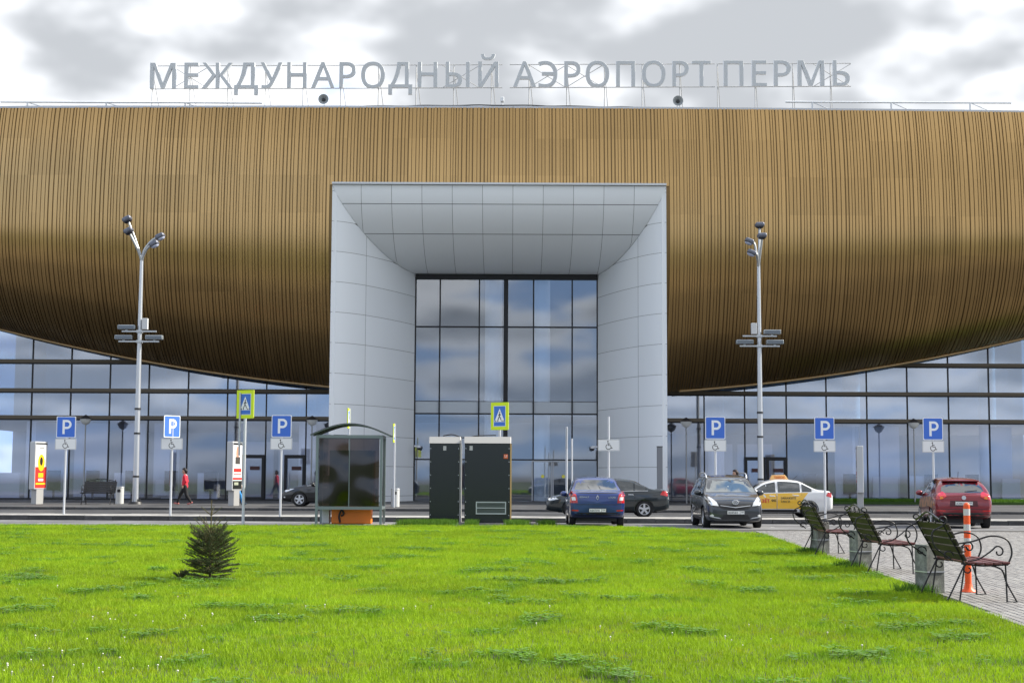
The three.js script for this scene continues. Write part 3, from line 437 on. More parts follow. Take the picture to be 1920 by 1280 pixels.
// ---------- shelter with pay machine ----------
{
  const s = thing('glazed_shelter', 'grey framed shelter with smoked glazing and arched roof at the lawn edge', 'shelter', [-4.86, 0, -46.2]);
  const w = 0.96, d = 1.15, mF = M([0.2, 0.24, 0.25], 0.45, 0.5);
  for (const x of [-w, w]) for (const z of [0.5 * d, -0.5 * d]) part(s, 'leg', box(0.075, 2.72, 0.075, x, 1.36, z), mF);
  for (const z of [0.5 * d, -0.5 * d]) for (const y of [0.55, 2.68]) part(s, 'rail', box(2 * w - 0.08, 0.09, 0.07, 0, y, z), mF);
  for (const x of [-w, w]) for (const y of [0.55, 2.68]) part(s, 'rail', box(0.066, 0.085, d - 0.08, x, y, 0), mF);
  const mSmoke = M([0.075, 0.045, 0.038], 0.05, 0, { transmission: 1, thickness: 0, ior: 1.6 });
  const wav = (wd, h, ax) => { const g = new THREE.PlaneGeometry(wd, h, 24, 24), p = g.attributes.position; for (let i = 0; i < p.count; i++) p.setZ(i, 0.006 * noise2(p.getX(i) * 0.7 + ax * 7, p.getY(i) * 0.8 + ax)); g.computeVertexNormals(); return g; };
  for (const x of [-0.46, 0.46]) part(s, 'smoked_pane', wav(0.88, 2.02, 1 + x).translate(x, 1.615, 0.5 * d), mSmoke);
  part(s, 'centre_bar', box(0.03, 2.04, 0.03, 0, 1.615, 0.5 * d - 0.03), mF);
  for (const x of [-w, w]) part(s, 'smoked_pane', wav(d - 0.12, 2.02, 3 + x).rotateY(Math.PI / 2).translate(x, 1.615, 0), mSmoke);
  const roof = []; for (let i = 0; i <= 16; i++) { const t = i / 16; roof.push([lerp(-1.16, 1.2, t), 2.74 + 0.34 * Math.sin(Math.PI * t)]); }
  const sh = new THREE.Shape(); roof.forEach(([x, y], i) => i ? sh.lineTo(x, y) : sh.moveTo(x, y)); [...roof].reverse().forEach(([x, y]) => sh.lineTo(x, y - 0.012));
  part(s, 'arched_roof', new THREE.ExtrudeGeometry(sh, { depth: d + 0.3, bevelEnabled: false }).translate(0, 0, -d / 2 - 0.15), M([0.16, 0.13, 0.12], 0.08, 0, { transmission: 0.75, thickness: 0, ior: 1.6 }));
  for (const z of [-d / 2 - 0.12, 0, d / 2 + 0.12]) part(s, 'roof_rib', tube(roof.map(([x, y]) => [x, y - 0.03, z]), 0.022, 30, 6), mF);
  part(s, 'base_slab', box(2.3, 0.06, 1.7, 0.05, 0.03, 0), mConcrete);
  const k = thing('pay_machine', 'orange machine with dark upper cabinet standing inside the glazed shelter', 'machine', [-4.9, 0.06, -46.45]);
  part(k, 'pedestal', rbox(1.2, 0.5, 0.5, 0.02, 0.06, 0.26, 0), M([0.75, 0.2, 0.012], 0.45)); part(k, 'cabinet', rbox(1.3, 1.68, 0.5, 0.03, 0.03, 1.38, 0), M([0.03, 0.012, 0.01], 0.35)); part(k, 'side_strip', box(0.05, 1.66, 0.49, 0.71, 1.38, 0.003), M([0.45, 0.11, 0.02], 0.5)); part(k, 'cable', tube([[-0.27, 0.05, 0.27], [-0.3, 0.25, 0.3], [-0.22, 0.42, 0.29], [-0.16, 0.3, 0.29], [-0.24, 0.24, 0.28]], 0.03, 24, 6), mDark); part(k, 'side_panel', rbox(0.22, 0.5, 0.45, 0.02, -0.72, 0.26, 0), M([0.5, 0.53, 0.54], 0.5));
}
// ---------- two black kiosks seen from behind ----------
function kiosk(pos, w, h, d, label, big) {
  const k = thing('black_kiosk', label, 'kiosk', pos, 0, 'black kiosks on the lawn edge');
  const mB = M([0.005, 0.009, 0.011], 0.2, 0), mCap = M([0.4, 0.39, 0.37], 0.5, 0.3);
  part(k, 'cabinet', rbox(w, h - 0.2, d, 0.02, 0, (h - 0.2) / 2, 0), mB);
  const cs = poly([[-d / 2 - 0.02, 0], [d / 2 + 0.02, 0], [d / 2 - 0.14, 0.2], [-d / 2 + 0.02, 0.2]]); part(k, 'sloped_cap', new THREE.ExtrudeGeometry(cs, { depth: w + 0.03, bevelEnabled: true, bevelSize: 0.008, bevelThickness: 0.008, bevelSegments: 1 }).rotateY(-Math.PI / 2).translate((w + 0.03) / 2, h - 0.2, 0), mCap);
  for (const sx of [-1, 1]) for (let y = 0.25; y < h - 0.3; y += 0.42) part(k, 'bolt', new THREE.CylinderGeometry(0.014, 0.014, 0.015, 8).rotateX(Math.PI / 2).translate(sx * (w / 2 - 0.035), y, d / 2 + 0.004), mSteel);
  part(k, 'sticker', box(0.1, 0.14, 0.004, big ? -w / 2 + 0.2 : 0, h - 0.36, d / 2 + 0.003), M([0.5, 0.5, 0.5], 0.6));
  part(k, 'painted_sunlit_side', box(0.05, h - 0.24, d - 0.04, w / 2 + 0.022, (h - 0.24) / 2 + 0.02, 0), M(big ? [0.62, 0.4, 0.16] : [0.5, 0.5, 0.5], 0.5));  // pale colour paints sunlight onto the right side of the cabinet
  if (big) { const f = part(k, 'vent_grille', merge([box(0.96, 0.035, 0.03, 0.12, 0.66, d / 2 + 0.01), box(0.96, 0.035, 0.03, 0.12, 0.3, d / 2 + 0.01), box(0.035, 0.39, 0.028, -0.34, 0.48, d / 2 + 0.01), box(0.035, 0.39, 0.028, 0.58, 0.48, d / 2 + 0.01), box(0.9, 0.025, 0.026, 0.12, 0.48, d / 2 + 0.01)]), M([0.45, 0.5, 0.48], 0.5, 0.3)); for (let i = 0; i < 8; i++) part(f, 'louvre', box(0.88, 0.02, 0.03, 0.12, 0.335 + i * 0.041, d / 2 + 0.002, [0.6, 0, 0]), M([0.16, 0.2, 0.18], 0.5, 0.3)); part(k, 'orange_badge', rbox(0.13, 0.14, 0.012, 0.01, w / 2 - 0.14, h - 0.62, d / 2 + 0.005), M([0.75, 0.13, 0.02], 0.5)); part(k, 'badge_mark', merge([bar([w / 2 - 0.17, h - 0.57, d / 2 + 0.013], [w / 2 - 0.17, h - 0.63, d / 2 + 0.013], 0.008), bar([w / 2 - 0.11, h - 0.57, d / 2 + 0.013], [w / 2 - 0.11, h - 0.63, d / 2 + 0.013], 0.008), bar([w / 2 - 0.17, h - 0.64, d / 2 + 0.013], [w / 2 - 0.11, h - 0.64, d / 2 + 0.013], 0.008)]), mWhite); }
}
kiosk([-2.13, 0.04, -48.9], 0.96, 2.72, 0.7, 'narrower black kiosk with pale sloped cap, left of the pair', false);
kiosk([-0.76, 0.04, -48.6], 1.44, 2.72, 0.75, 'wider black kiosk with low vent grille and orange badge', true);
solo('kiosk_cable', tube([[-2.2, 2.8, -48.9], [-1.9, 2.84, -48.85], [-1.55, 2.74, -48.8], [-1.1, 2.8, -48.7], [-0.5, 2.82, -48.7]], 0.02, 30, 5), mDark, 'black cable running over the tops of both black kiosks', 'cable');
solo('concrete_slab', merge([box(4.4, 0.1, 1.5, -1.4, 0, -48.8), box(2.2, 0.05, 0.5, 1.9, 0.01, -47.2)]), mConcrete, 'pale concrete slab under the two black kiosks', 'slab', [0, 0, 0]);
// ---------- cars ----------
const tess = new TessellateModifier(0.09, 5), evaluator = new Evaluator(); evaluator.useGroups = false;
const curve1 = (pts) => { const p = [...pts].sort((a, b) => a[0] - b[0]); return (x) => { // monotone-ish cubic through points
  if (x <= p[0][0]) return p[0][1]; if (x >= p[p.length - 1][0]) return p[p.length - 1][1]; let i = 0; while (x > p[i + 1][0]) i++;
  const s = (k) => k <= 0 || k >= p.length - 1 ? 0 : (() => { const a = (p[k][1] - p[k - 1][1]) / (p[k][0] - p[k - 1][0]), b = (p[k + 1][1] - p[k][1]) / (p[k + 1][0] - p[k][0]); return a * b <= 0 ? 0 : 2 * a * b / (a + b); })();
  const h = p[i + 1][0] - p[i][0], t = (x - p[i][0]) / h, a = p[i][1], b = p[i + 1][1], ma = s(i) * h, mb = s(i + 1) * h; const s0 = i === 0 ? (b - a) : ma, s1 = i === p.length - 2 ? (b - a) : mb;
  return a * (2 * t ** 3 - 3 * t * t + 1) + s0 * (t ** 3 - 2 * t * t + t) + b * (-2 * t ** 3 + 3 * t * t) + s1 * (t ** 3 - t * t); }; };
const mTyre = M([0.012, 0.012, 0.013], 0.85), mRim = M([0.6, 0.61, 0.63], 0.3, 0.8), mGlassCar = M([0.02, 0.026, 0.03], 0.04, 0, { clearcoat: 1, ior: 1.9 }), mRed = M([0.5, 0.012, 0.015], 0.15, 0, { clearcoat: 1 }), mLamp = M([0.7, 0.72, 0.74], 0.12, 0.2, { clearcoat: 1 }), mPlastic = M([0.015, 0.015, 0.016], 0.6), mAmber = M([0.75, 0.25, 0.03], 0.25);
const wheelGeo = {}; { const pr = [[0.2, -0.1], [0.29, -0.105], [0.315, -0.08], [0.32, 0], [0.315, 0.08], [0.29, 0.105], [0.2, 0.1]].map(([a, b]) => new THREE.Vector2(a, b)); wheelGeo.tyre = new THREE.LatheGeometry(pr, 32).rotateX(Math.PI / 2); const sp = []; for (let k = 0; k < 5; k++) { const g = new THREE.BoxGeometry(0.075, 0.2, 0.03).translate(0, 0.12, 0.075); g.rotateZ(k * Math.PI * 0.4); sp.push(g); } sp.push(new THREE.TorusGeometry(0.205, 0.018, 8, 32).translate(0, 0, 0.085), new THREE.CylinderGeometry(0.05, 0.05, 0.05, 14).rotateX(Math.PI / 2).translate(0, 0, 0.075)); wheelGeo.rim = merge(sp); wheelGeo.disc = new THREE.CylinderGeometry(0.2, 0.2, 0.03, 24).rotateX(Math.PI / 2).translate(0, 0, 0.03); }
function car(name, label, cat, o) {
  const t = thing(name, label, cat, o.pos, o.turn), hl = o.L / 2, hw = o.W / 2, top = curve1(o.top), belt = curve1(o.belt), under = curve1(o.under || [[-hl, 0.32], [-hl + 0.6, 0.22], [hl - 0.6, 0.2], [hl, 0.26]]);
  const plan = (x) => hw * (1 - (x > 0 ? o.nose || 0.15 : o.tail || 0.1) * Math.pow(Math.abs(x) / hl, x > 0 ? 4 : 6));
  const xs = []; for (let i = 0; i <= 60; i++) { const u = i / 60 * 2 - 1; xs.push(hl * Math.sign(u) * (1 - Math.pow(1 - Math.abs(u), 1.35))); }
  const ring = (x) => {
    const e = hl - Math.abs(x), sh = e < 0.14 ? 1 - 0.1 * Math.pow(1 - e / 0.14, 2) : 1;
    const yt = top(x), yb = under(x), ys = Math.min(belt(x), yt - 0.035), w = plan(x) * sh, cab = clamp((yt - ys - 0.04) / 0.42), wt = lerp(w * 0.9, hw * (o.roofW || 0.72), smooth(0, 1, cab));
    const H = [[0, yb], [w * 0.82, yb], [w * 0.965, yb + 0.1], [w * 0.995, lerp(yb, ys, 0.45)], [w, lerp(yb, ys, 0.68)], [w * 0.975, ys - 0.015], [lerp(w * 0.95, wt, 0.12 + 0.3 * cab), lerp(ys, yt, 0.36)], [lerp(w * 0.93, wt, 0.35 + 0.4 * cab), lerp(ys, yt, 0.72)], [wt * 0.93, yt - 0.03 * (0.4 + cab)], [wt * 0.6, yt - 0.004], [0, yt + 0.012]];
    const c = new THREE.SplineCurve(H.map(([a, b]) => new THREE.Vector2(a, b))), pts = c.getPoints(36), yc = (yb + yt) / 2; const half = pts.map((p) => [p.x, yc + (p.y - yc) * sh]);
    return [...half, ...half.slice(1, -1).reverse().map(([a, b]) => [-a, b])];
  };
  const pos = [], idx = [], uv = []; const rings = xs.map(ring), n = rings[0].length;
  rings.forEach((r, i) => r.forEach(([z, y]) => { pos.push(xs[i], y, z); uv.push(0, 0); }));
  for (let i = 0; i + 1 < rings.length; i++) for (let j = 0; j < n; j++) { const a = i * n + j, b = i * n + (j + 1) % n; idx.push(a, a + n, b, b, a + n, b + n); }
  for (const [i, f] of [[0, false], [rings.length - 1, true]]) { const c = pos.length / 3; let y = 0; rings[i].forEach((p) => y += p[1] / n); pos.push(xs[i] + (f ? 0.025 : -0.025), y, 0); uv.push(0, 0); for (let j = 0; j < n; j++) { const a = i * n + j, b = i * n + (j + 1) % n; f ? idx.push(a, c, b) : idx.push(a, b, c); } }
  let g = new THREE.BufferGeometry(); g.setAttribute('position', new THREE.Float32BufferAttribute(pos, 3)); g.setAttribute('uv', new THREE.Float32BufferAttribute(uv, 2)); g.setIndex(idx); g.computeVertexNormals();
  let vol = 0; { const p = g.attributes.position, q = g.index; for (let i = 0; i < q.count; i += 3) { const A = new THREE.Vector3().fromBufferAttribute(p, q.getX(i)), B = new THREE.Vector3().fromBufferAttribute(p, q.getX(i + 1)), C = new THREE.Vector3().fromBufferAttribute(p, q.getX(i + 2)); vol += A.dot(B.cross(C)); } }
  if (vol < 0) { const q = g.index.array; for (let i = 0; i < q.length; i += 3) { const s = q[i]; q[i] = q[i + 1]; q[i + 1] = s; } g.computeVertexNormals(); }
  const solid = new THREE.Mesh(g); solid.material.side = THREE.DoubleSide; g.boundsTree = new MeshBVH(g.clone()); solid.raycast = acceleratedRaycast;
  let brush = new Brush(g); const R = o.R || 0.32;
  for (const x of o.axles) for (const s of [-1, 1]) { const c = new Brush(new THREE.CylinderGeometry(R + 0.055, R + 0.055, 0.5, 28).rotateX(Math.PI / 2)); c.position.set(x, R + 0.01, s * (hw + 0.02)); c.updateMatrixWorld(); brush.updateMatrixWorld(); brush = evaluator.evaluate(brush, c, SUBTRACTION); }
  const paint = o.paint, body = part(t, 'body', clean(brush.geometry), paint);
  const ray = new THREE.Raycaster(), hit = (p, d) => { ray.set(V(p), V(d)); const h = ray.intersectObject(solid, false)[0]; return h ? h.point : null; };
  const stick = (pts, dir, off = 0.008) => { // an outline laid on the body, seen along x or z
    let q = tess.modify(new THREE.ShapeGeometry(poly(pts)).toNonIndexed()); const p = q.attributes.position, out = new THREE.Vector3(); let last = null;
    for (let i = 0; i < p.count; i++) { const a = p.getX(i), b = p.getY(i); let h = dir[0] === 'x' ? hit([dir[1] * 6, b, a], [-dir[1], 0, 0]) : hit([a, b, dir[1] * 6], [0, 0, -dir[1]]); if (!h) h = last || new THREE.Vector3(dir[0] === 'x' ? dir[1] * hl : a, b, dir[0] === 'x' ? a : dir[1] * hw); last = h; out.copy(h); if (dir[0] === 'x') p.setXYZ(i, h.x + dir[1] * off, b, a); else p.setXYZ(i, a, b, h.z + dir[1] * off); }
    const w = mergeVertices(new THREE.BufferGeometry().setAttribute('position', p), 1e-4); w.computeVertexNormals(); return clean(w);
  };
  const mir = (pts) => pts.map(([z, y]) => [-z, y]);
  const api = { t, body, stick, hit, hl, hw, top, belt, both: (nm, pts, d, m, off) => { part(t, nm, stick(pts, ['x', d], off), m); part(t, nm, stick(mir(pts), ['x', d], off), m); }, mid: (nm, pts, d, m, off) => part(t, nm, stick(pts, ['x', d], off), m) };
  const winPoly = (a, b) => { const up = [], dn = []; for (let i = 0; i <= 14; i++) { const x = lerp(a, b, i / 14), yb = belt(x) + 0.035, yt = top(x) - 0.085; if (yt - yb > 0.012) { up.push([x, yt]); dn.push([x, yb]); } } return [...dn, ...up.reverse()]; };
  for (const s of [-1, 1]) {
    for (const [a, b] of o.windows) part(t, 'side_window', stick(winPoly(a, b), ['z', s], 0.007), mGlassCar);
    for (const x of o.seams) part(t, 'door_seam', stick([[x - 0.006, 0.34], [x + 0.006, 0.34], [x + 0.006, belt(x) + 0.02], [x - 0.006, belt(x) + 0.02]], ['z', s], 0.003), mDark);
    for (const x of o.handles) { const h = hit([x, belt(x) - 0.1, s * 6], [0, 0, -s]); if (h) part(t, 'door_handle', rbox(0.2, 0.035, 0.05, 0.012, x, h.y, h.z), o.handleMat || paint); }
    part(t, 'sill', stick([[o.axles[1] + 0.45, 0.24], [o.axles[0] - 0.45, 0.24], [o.axles[0] - 0.45, 0.33], [o.axles[1] + 0.45, 0.33]], ['z', s], 0.005), mPlastic);
    const mx = o.mirror, mh = belt(mx) + 0.08; const m = part(t, 'wing_mirror', new THREE.SphereGeometry(0.12, 14, 10).scale(0.75, 0.72, 0.95).translate(mx, mh, s * (hw + 0.06)), o.mirrorMat || paint); part(m, 'mirror_arm', box(0.06, 0.05, 0.16, mx, mh - 0.07, s * (hw - 0.04)), mPlastic);
    for (const x of o.axles) { const w = new THREE.Group(); w.name = 'wheel'; w.position.set(x, R, s * (hw - 0.13)); w.rotation.y = s > 0 ? 0 : Math.PI; w.scale.setScalar(R / 0.32); t.add(w); part(w, 'tyre', wheelGeo.tyre, mTyre); part(w, 'rim', wheelGeo.rim, mRim); part(w, 'brake_disc', wheelGeo.disc, mDark); }
  }
  part(t, 'underbody', box(o.L - 0.9, 0.16, o.W - 0.5, 0, 0.26, 0), mPlastic);
  const trap = (y0, y1, w0, w1) => [[-w0, y0], [w0, y0], [w1, y1], [-w1, y1]];
  part(t, 'windscreen', stick(trap(o.ws[0], o.ws[1], hw * 0.84, hw * 0.68), ['x', 1], 0.007), o.screen || mGlassCar);
  part(t, 'rear_window', stick(trap(o.rw[0], o.rw[1], hw * (o.rwW || 0.8), hw * 0.64), ['x', -1], 0.007), mGlassCar);
  return api;
}
const plateTex = (txt) => canvasTex(256, 56, (x, w, h) => { x.fillStyle = '#e4e5e2'; x.fillRect(0, 0, w, h); x.strokeStyle = '#222'; x.lineWidth = 4; x.strokeRect(3, 3, w - 6, h - 6); x.fillStyle = '#15161a'; x.font = 'bold 40px sans-serif'; x.textBaseline = 'middle'; x.fillText(txt[0], 14, 30); x.font = 'bold 28px sans-serif'; x.fillText(txt[1], 196, 24); x.beginPath(); x.moveTo(188, 3); x.lineTo(188, h - 3); x.stroke(); });
const numberPlate = (c, txt, x, y, d) => { const p = part(c.t, 'number_plate', rbox(0.02, 0.12, 0.53, 0.006, x, y, 0), mDark); const g = new THREE.PlaneGeometry(0.52, 0.112); g.rotateY(d * Math.PI / 2); part(p, 'plate_face', g.translate(x + d * 0.0115, y, 0), M([1, 1, 1], 0.5, 0, { map: plateTex(txt) })); };
const textMesh = (parent, name, txt, size, mat, f, fnt = font) => { const g = new TextGeometry(txt, { font: fnt, size, depth: 0.006, curveSegments: 3 }); g.computeBoundingBox(); const b = g.boundingBox; g.translate(-(b.min.x + b.max.x) / 2, -(b.min.y + b.max.y) / 2, 0); f(g); return part(parent, name, g, mat); };
const boldFont = await new FontLoader().loadAsync('fonts/droid/droid_sans_bold.typeface.json');
const carPaint = (c, metal = 0.35, rough = 0.3) => M(c, rough, metal, { clearcoat: 1, clearcoatRoughness: 0.05 });

{ // blue saloon, tail to the camera
  const p = carPaint([0.018, 0.045, 0.19]), c = car('saloon_car', 'dark blue saloon parked tail-on, dusty along its lower edges', 'car', { pos: [2.62, -0.02, -48.5], turn: Math.PI / 2, L: 4.25, W: 1.74, paint: p, R: 0.3, roofW: 0.74, tail: 0.07,
    top: [[2.125, 0.62], [1.95, 0.77], [1.15, 0.95], [0.45, 1.42], [-0.1, 1.53], [-0.75, 1.49], [-1.42, 1.12], [-1.95, 1.08], [-2.09, 1.04], [-2.125, 0.95]], belt: [[2.1, 0.68], [0.9, 0.9], [-1.2, 0.97], [-2.1, 0.98]], under: [[-2.125, 0.38], [-1.7, 0.27], [1.5, 0.22], [2.125, 0.28]],
    axles: [1.3, -1.33], windows: [[1.02, 0.12], [0.02, -0.85], [-0.92, -1.25]], seams: [1.0, 0.07, -0.85], handles: [0.25, -0.65], mirror: 0.8, ws: [1.0, 1.42], rw: [1.13, 1.44], rwW: 0.77 });
  c.both('tail_light', [[0.6, 0.74], [0.83, 0.74], [0.86, 0.98], [0.8, 1.1], [0.68, 1.06], [0.62, 0.9]], -1, mRed, 0.02); c.both('reversing_light', [[0.66, 0.82], [0.78, 0.82], [0.79, 0.92], [0.68, 0.92]], -1, mLamp, 0.026);
  c.both('bumper_reflector', [[0.58, 0.49], [0.78, 0.5], [0.78, 0.54], [0.58, 0.53]], -1, mRed, 0.012); c.mid('lower_bumper', [[-0.7, 0.37], [0.7, 0.37], [0.62, 0.45], [-0.62, 0.45]], -1, mPlastic, 0.01);
  c.mid('boot_seam', [[-0.64, 0.685], [0.64, 0.685], [0.64, 0.7], [-0.64, 0.7]], -1, mDark, 0.004); c.mid('boot_lip', [[-0.64, 1.03], [0.64, 1.03], [0.62, 1.055], [-0.62, 1.055]], -1, mDark, 0.004);
  numberPlate(c, ['К047УН', '159'], -2.17, 0.52, -1); const bx = -2.155;
  part(c.t, 'badge', new THREE.TorusGeometry(0.05, 0.012, 6, 4).scale(0.75, 1.3, 1).rotateY(Math.PI / 2).translate(bx, 0.9, 0), mSteel);
  textMesh(c.t, 'maker_lettering', 'RENAULT', 0.05, mSteel, (g) => g.rotateY(-Math.PI / 2).translate(bx, 0.92, -0.4)); textMesh(c.t, 'model_lettering', 'LOGAN', 0.05, mSteel, (g) => g.rotateY(-Math.PI / 2).translate(bx, 0.91, 0.44));
  part(c.t, 'rear_shelf_toy', new THREE.SphereGeometry(0.09, 10, 8).scale(1, 0.8, 1.3).translate(-1.2, 1.08, -0.42), M([0.7, 0.5, 0.45], 0.8));
}
{ // dark grey family car, nose to the camera
  const p = carPaint([0.035, 0.04, 0.048], 0.5), c = car('family_car', 'dark grey tall family car parked nose-on with roof rails', 'car', { pos: [6.69, -0.02, -47.75], turn: -Math.PI / 2, L: 4.44, W: 1.8, paint: p, R: 0.32, roofW: 0.74, nose: 0.14,
    top: [[2.22, 0.66], [2.12, 0.8], [1.9, 0.92], [1.3, 1.06], [0.45, 1.53], [-0.3, 1.61], [-1.5, 1.56], [-2.0, 1.15], [-2.22, 0.85]], belt: [[2.2, 0.72], [1.0, 0.98], [-2, 1.05]], under: [[-2.2, 0.32], [-1.7, 0.24], [1.6, 0.2], [2.22, 0.22]],
    axles: [1.36, -1.38], windows: [[1.15, 0.15], [0.05, -0.95], [-1.03, -1.6]], seams: [1.1, 0.1, -0.95], handles: [0.3, -0.7], mirror: 0.85, ws: [1.09, 1.5], rw: [1.15, 1.5], screen: M([0.05, 0.07, 0.075], 0.03, 0, { clearcoat: 1, ior: 2.2 }) });
  c.both('headlight', [[0.5, 0.68], [0.72, 0.7], [0.85, 0.82], [0.83, 0.97], [0.72, 0.95], [0.56, 0.8]], 1, mLamp, 0.022); c.mid('grille', [[-0.46, 0.66], [-0.4, 0.6], [0, 0.56], [0.4, 0.6], [0.46, 0.66], [0.5, 0.76], [0, 0.7], [-0.5, 0.76]], 1, mPlastic, 0.018);
  c.mid('grille_bar', [[-0.45, 0.69], [0, 0.63], [0.45, 0.69], [0.45, 0.705], [0, 0.65], [-0.45, 0.705]], 1, mSteel, 0.026); c.mid('air_intake', [[-0.42, 0.29], [0.42, 0.29], [0.36, 0.42], [-0.36, 0.42]], 1, mPlastic, 0.016);
  c.both('fog_light', [[0.66, 0.36], [0.74, 0.36], [0.76, 0.41], [0.7, 0.44], [0.65, 0.41]], 1, mLamp, 0.02); c.both('bumper_trim', [[0.42, 0.3], [0.5, 0.31], [0.84, 0.37], [0.85, 0.4], [0.5, 0.34]], 1, mSteel, 0.02);
  part(c.t, 'badge', merge([new THREE.TorusGeometry(0.062, 0.012, 8, 20).scale(1.35, 1, 1), new THREE.TorusGeometry(0.04, 0.01, 8, 16).scale(0.7, 1, 1), new THREE.TorusGeometry(0.04, 0.01, 8, 16).scale(1.5, 0.55, 1).translate(0, 0.025, 0)]).rotateY(Math.PI / 2).translate(2.2, 0.79, 0), mSteel);
  numberPlate(c, ['В085ВО', '159'], 2.28, 0.49, 1);
  for (const s of [-1, 1]) part(c.t, 'roof_rail', tube([[0.3, 1.5, s * 0.62], [0.15, 1.62, s * 0.63], [-0.6, 1.67, s * 0.64], [-1.3, 1.63, s * 0.63], [-1.45, 1.54, s * 0.62]], 0.025, 24, 8), mSteel);
  part(c.t, 'dashboard_toy', merge([new THREE.SphereGeometry(0.07, 10, 8).translate(0.98, 1.13, 0.05), new THREE.SphereGeometry(0.045, 10, 8).translate(0.96, 1.22, 0.05)]), M([0.7, 0.7, 0.62], 0.8));
  for (const s of [-1, 1]) part(c.t, 'wiper', bar([1.16, 1.11, s * 0.1], [0.98, 1.2, s * 0.62], 0.012), mDark);
}
{ // red crossover, tail to the camera
  const p = carPaint([0.2, 0.008, 0.018]), c = car('crossover_car', 'dark red crossover parked tail-on with blotchy film on its left flank', 'car', { pos: [14.0, -0.02, -48.35], turn: 1.44, L: 4.13, W: 1.77, paint: p, R: 0.35, roofW: 0.7, tail: 0.08,
    top: [[2.065, 0.68], [1.9, 0.88], [1.2, 1.05], [0.5, 1.46], [-0.1, 1.565], [-1.0, 1.53], [-1.45, 1.42], [-1.86, 1.1], [-2.0, 1.02], [-2.065, 0.85]], belt: [[2, 0.74], [0.9, 0.98], [-1.2, 1.08], [-2.05, 0.96]], under: [[-2.065, 0.4], [-1.6, 0.3], [1.5, 0.26], [2.06, 0.3]],
    axles: [1.28, -1.25], windows: [[1.0, 0.12], [0.03, -0.95]], seams: [0.98, 0.07, -0.9], handles: [0.25], mirror: 0.75, ws: [1.1, 1.43], rw: [1.1, 1.42], rwW: 0.72 });
  c.both('tail_light', [[0.5, 0.98], [0.62, 0.9], [0.85, 0.88], [0.84, 0.98], [0.72, 1.08], [0.6, 1.14], [0.52, 1.08]], -1, mRed, 0.02); c.both('indicator', [[0.6, 0.92], [0.7, 0.9], [0.7, 0.98], [0.62, 0.98]], -1, mAmber, 0.026);
  c.mid('lower_bumper', [[-0.8, 0.34], [0.8, 0.34], [0.8, 0.5], [-0.8, 0.5]], -1, mPlastic, 0.012); c.mid('tailgate_recess_shade', [[-0.42, 0.68], [0.42, 0.68], [0.4, 0.86], [-0.4, 0.86]], -1, M([0.07, 0.006, 0.01], 0.4), 0.006); c.mid('bumper_crease', [[-0.78, 0.6], [0.78, 0.6], [0.78, 0.615], [-0.78, 0.615]], -1, mDark, 0.004); c.both('bumper_reflector', [[0.55, 0.53], [0.78, 0.54], [0.78, 0.58], [0.55, 0.57]], -1, mRed, 0.014);  // tailgate recess is shade only, painted as a darker red patch
  part(c.t, 'badge', new THREE.CylinderGeometry(0.065, 0.065, 0.02, 20).rotateZ(Math.PI / 2).translate(-2.09, 0.95, 0), mSteel); numberPlate(c, ['А396СУ', '159'], -2.105, 0.78, -1);
  part(c.t, 'rear_wiper', bar([-1.95, 1.13, 0.05], [-1.87, 1.17, 0.42], 0.014), mDark); part(c.t, 'aerial', bar([-1.0, 1.55, 0], [-1.12, 1.74, 0], 0.008), mDark); part(c.t, 'roof_spoiler', rbox(0.22, 0.05, 1.1, 0.02, -1.42, 1.46, 0), p);
  const film = grain(128, [5, 9, 17], [0.16, 0.03, 0.03], [0.62, 0.4, 0.2], 2.2); part(c.t, 'flank_film', (() => { const g = c.stick([[-1.6, 0.62], [-0.9, 0.68], [0.9, 0.6], [1.7, 0.66], [1.6, 0.86], [0.9, 0.92], [-1.0, 0.98], [-1.6, 0.95]], ['z', -1], 0.006), q = g.attributes.position, u = g.attributes.uv; for (let i = 0; i < q.count; i++) u.setXY(i, q.getX(i) * 0.8, q.getY(i) * 0.8); return g; })(), M([1, 1, 1], 0.3, 0.1, { map: film }));
}
const saloonTop = (L) => [[L / 2, 0.6], [L / 2 - 0.14, 0.72], [L / 2 - 0.5, 0.82], [1.12, 0.93], [0.3, 1.37], [-0.25, 1.46], [-0.85, 1.42], [-1.7, 1.07], [-L / 2 + 0.2, 1.05], [-L / 2, 0.9]];
{ // dark green-blue saloon side-on
  const p = carPaint([0.004, 0.012, 0.018], 0.15), c = car('dark_saloon_car', 'very dark blue-green saloon side-on behind the blue car, facing left', 'car', { pos: [3.62, 0, -58], turn: Math.PI, L: 4.6, W: 1.82, paint: p, top: saloonTop(4.6), belt: [[2.3, 0.7], [1, 0.9], [-2.2, 0.99]], axles: [1.36, -1.36], windows: [[0.98, -0.05], [-0.13, -0.95], [-1.02, -1.4]], seams: [0.95, -0.09, -1.0], handles: [0.1, -0.85], handleMat: mSteel, mirror: 0.75, ws: [0.98, 1.36], rw: [1.1, 1.38] });
  for (const s of [-1, 1]) { part(c.t, 'headlight', c.stick([[1.85, 0.68], [2.2, 0.62], [2.24, 0.7], [2.0, 0.78]], ['z', s], 0.012), mLamp); part(c.t, 'tail_light', c.stick([[-1.95, 0.86], [-2.24, 0.8], [-2.24, 0.98], [-2.05, 1.0]], ['z', s], 0.012), mRed); part(c.t, 'window_trim', c.stick([[1.0, 0.93], [-1.5, 1.0], [-1.5, 1.015], [1.0, 0.945]], ['z', s], 0.01), mSteel); }
}
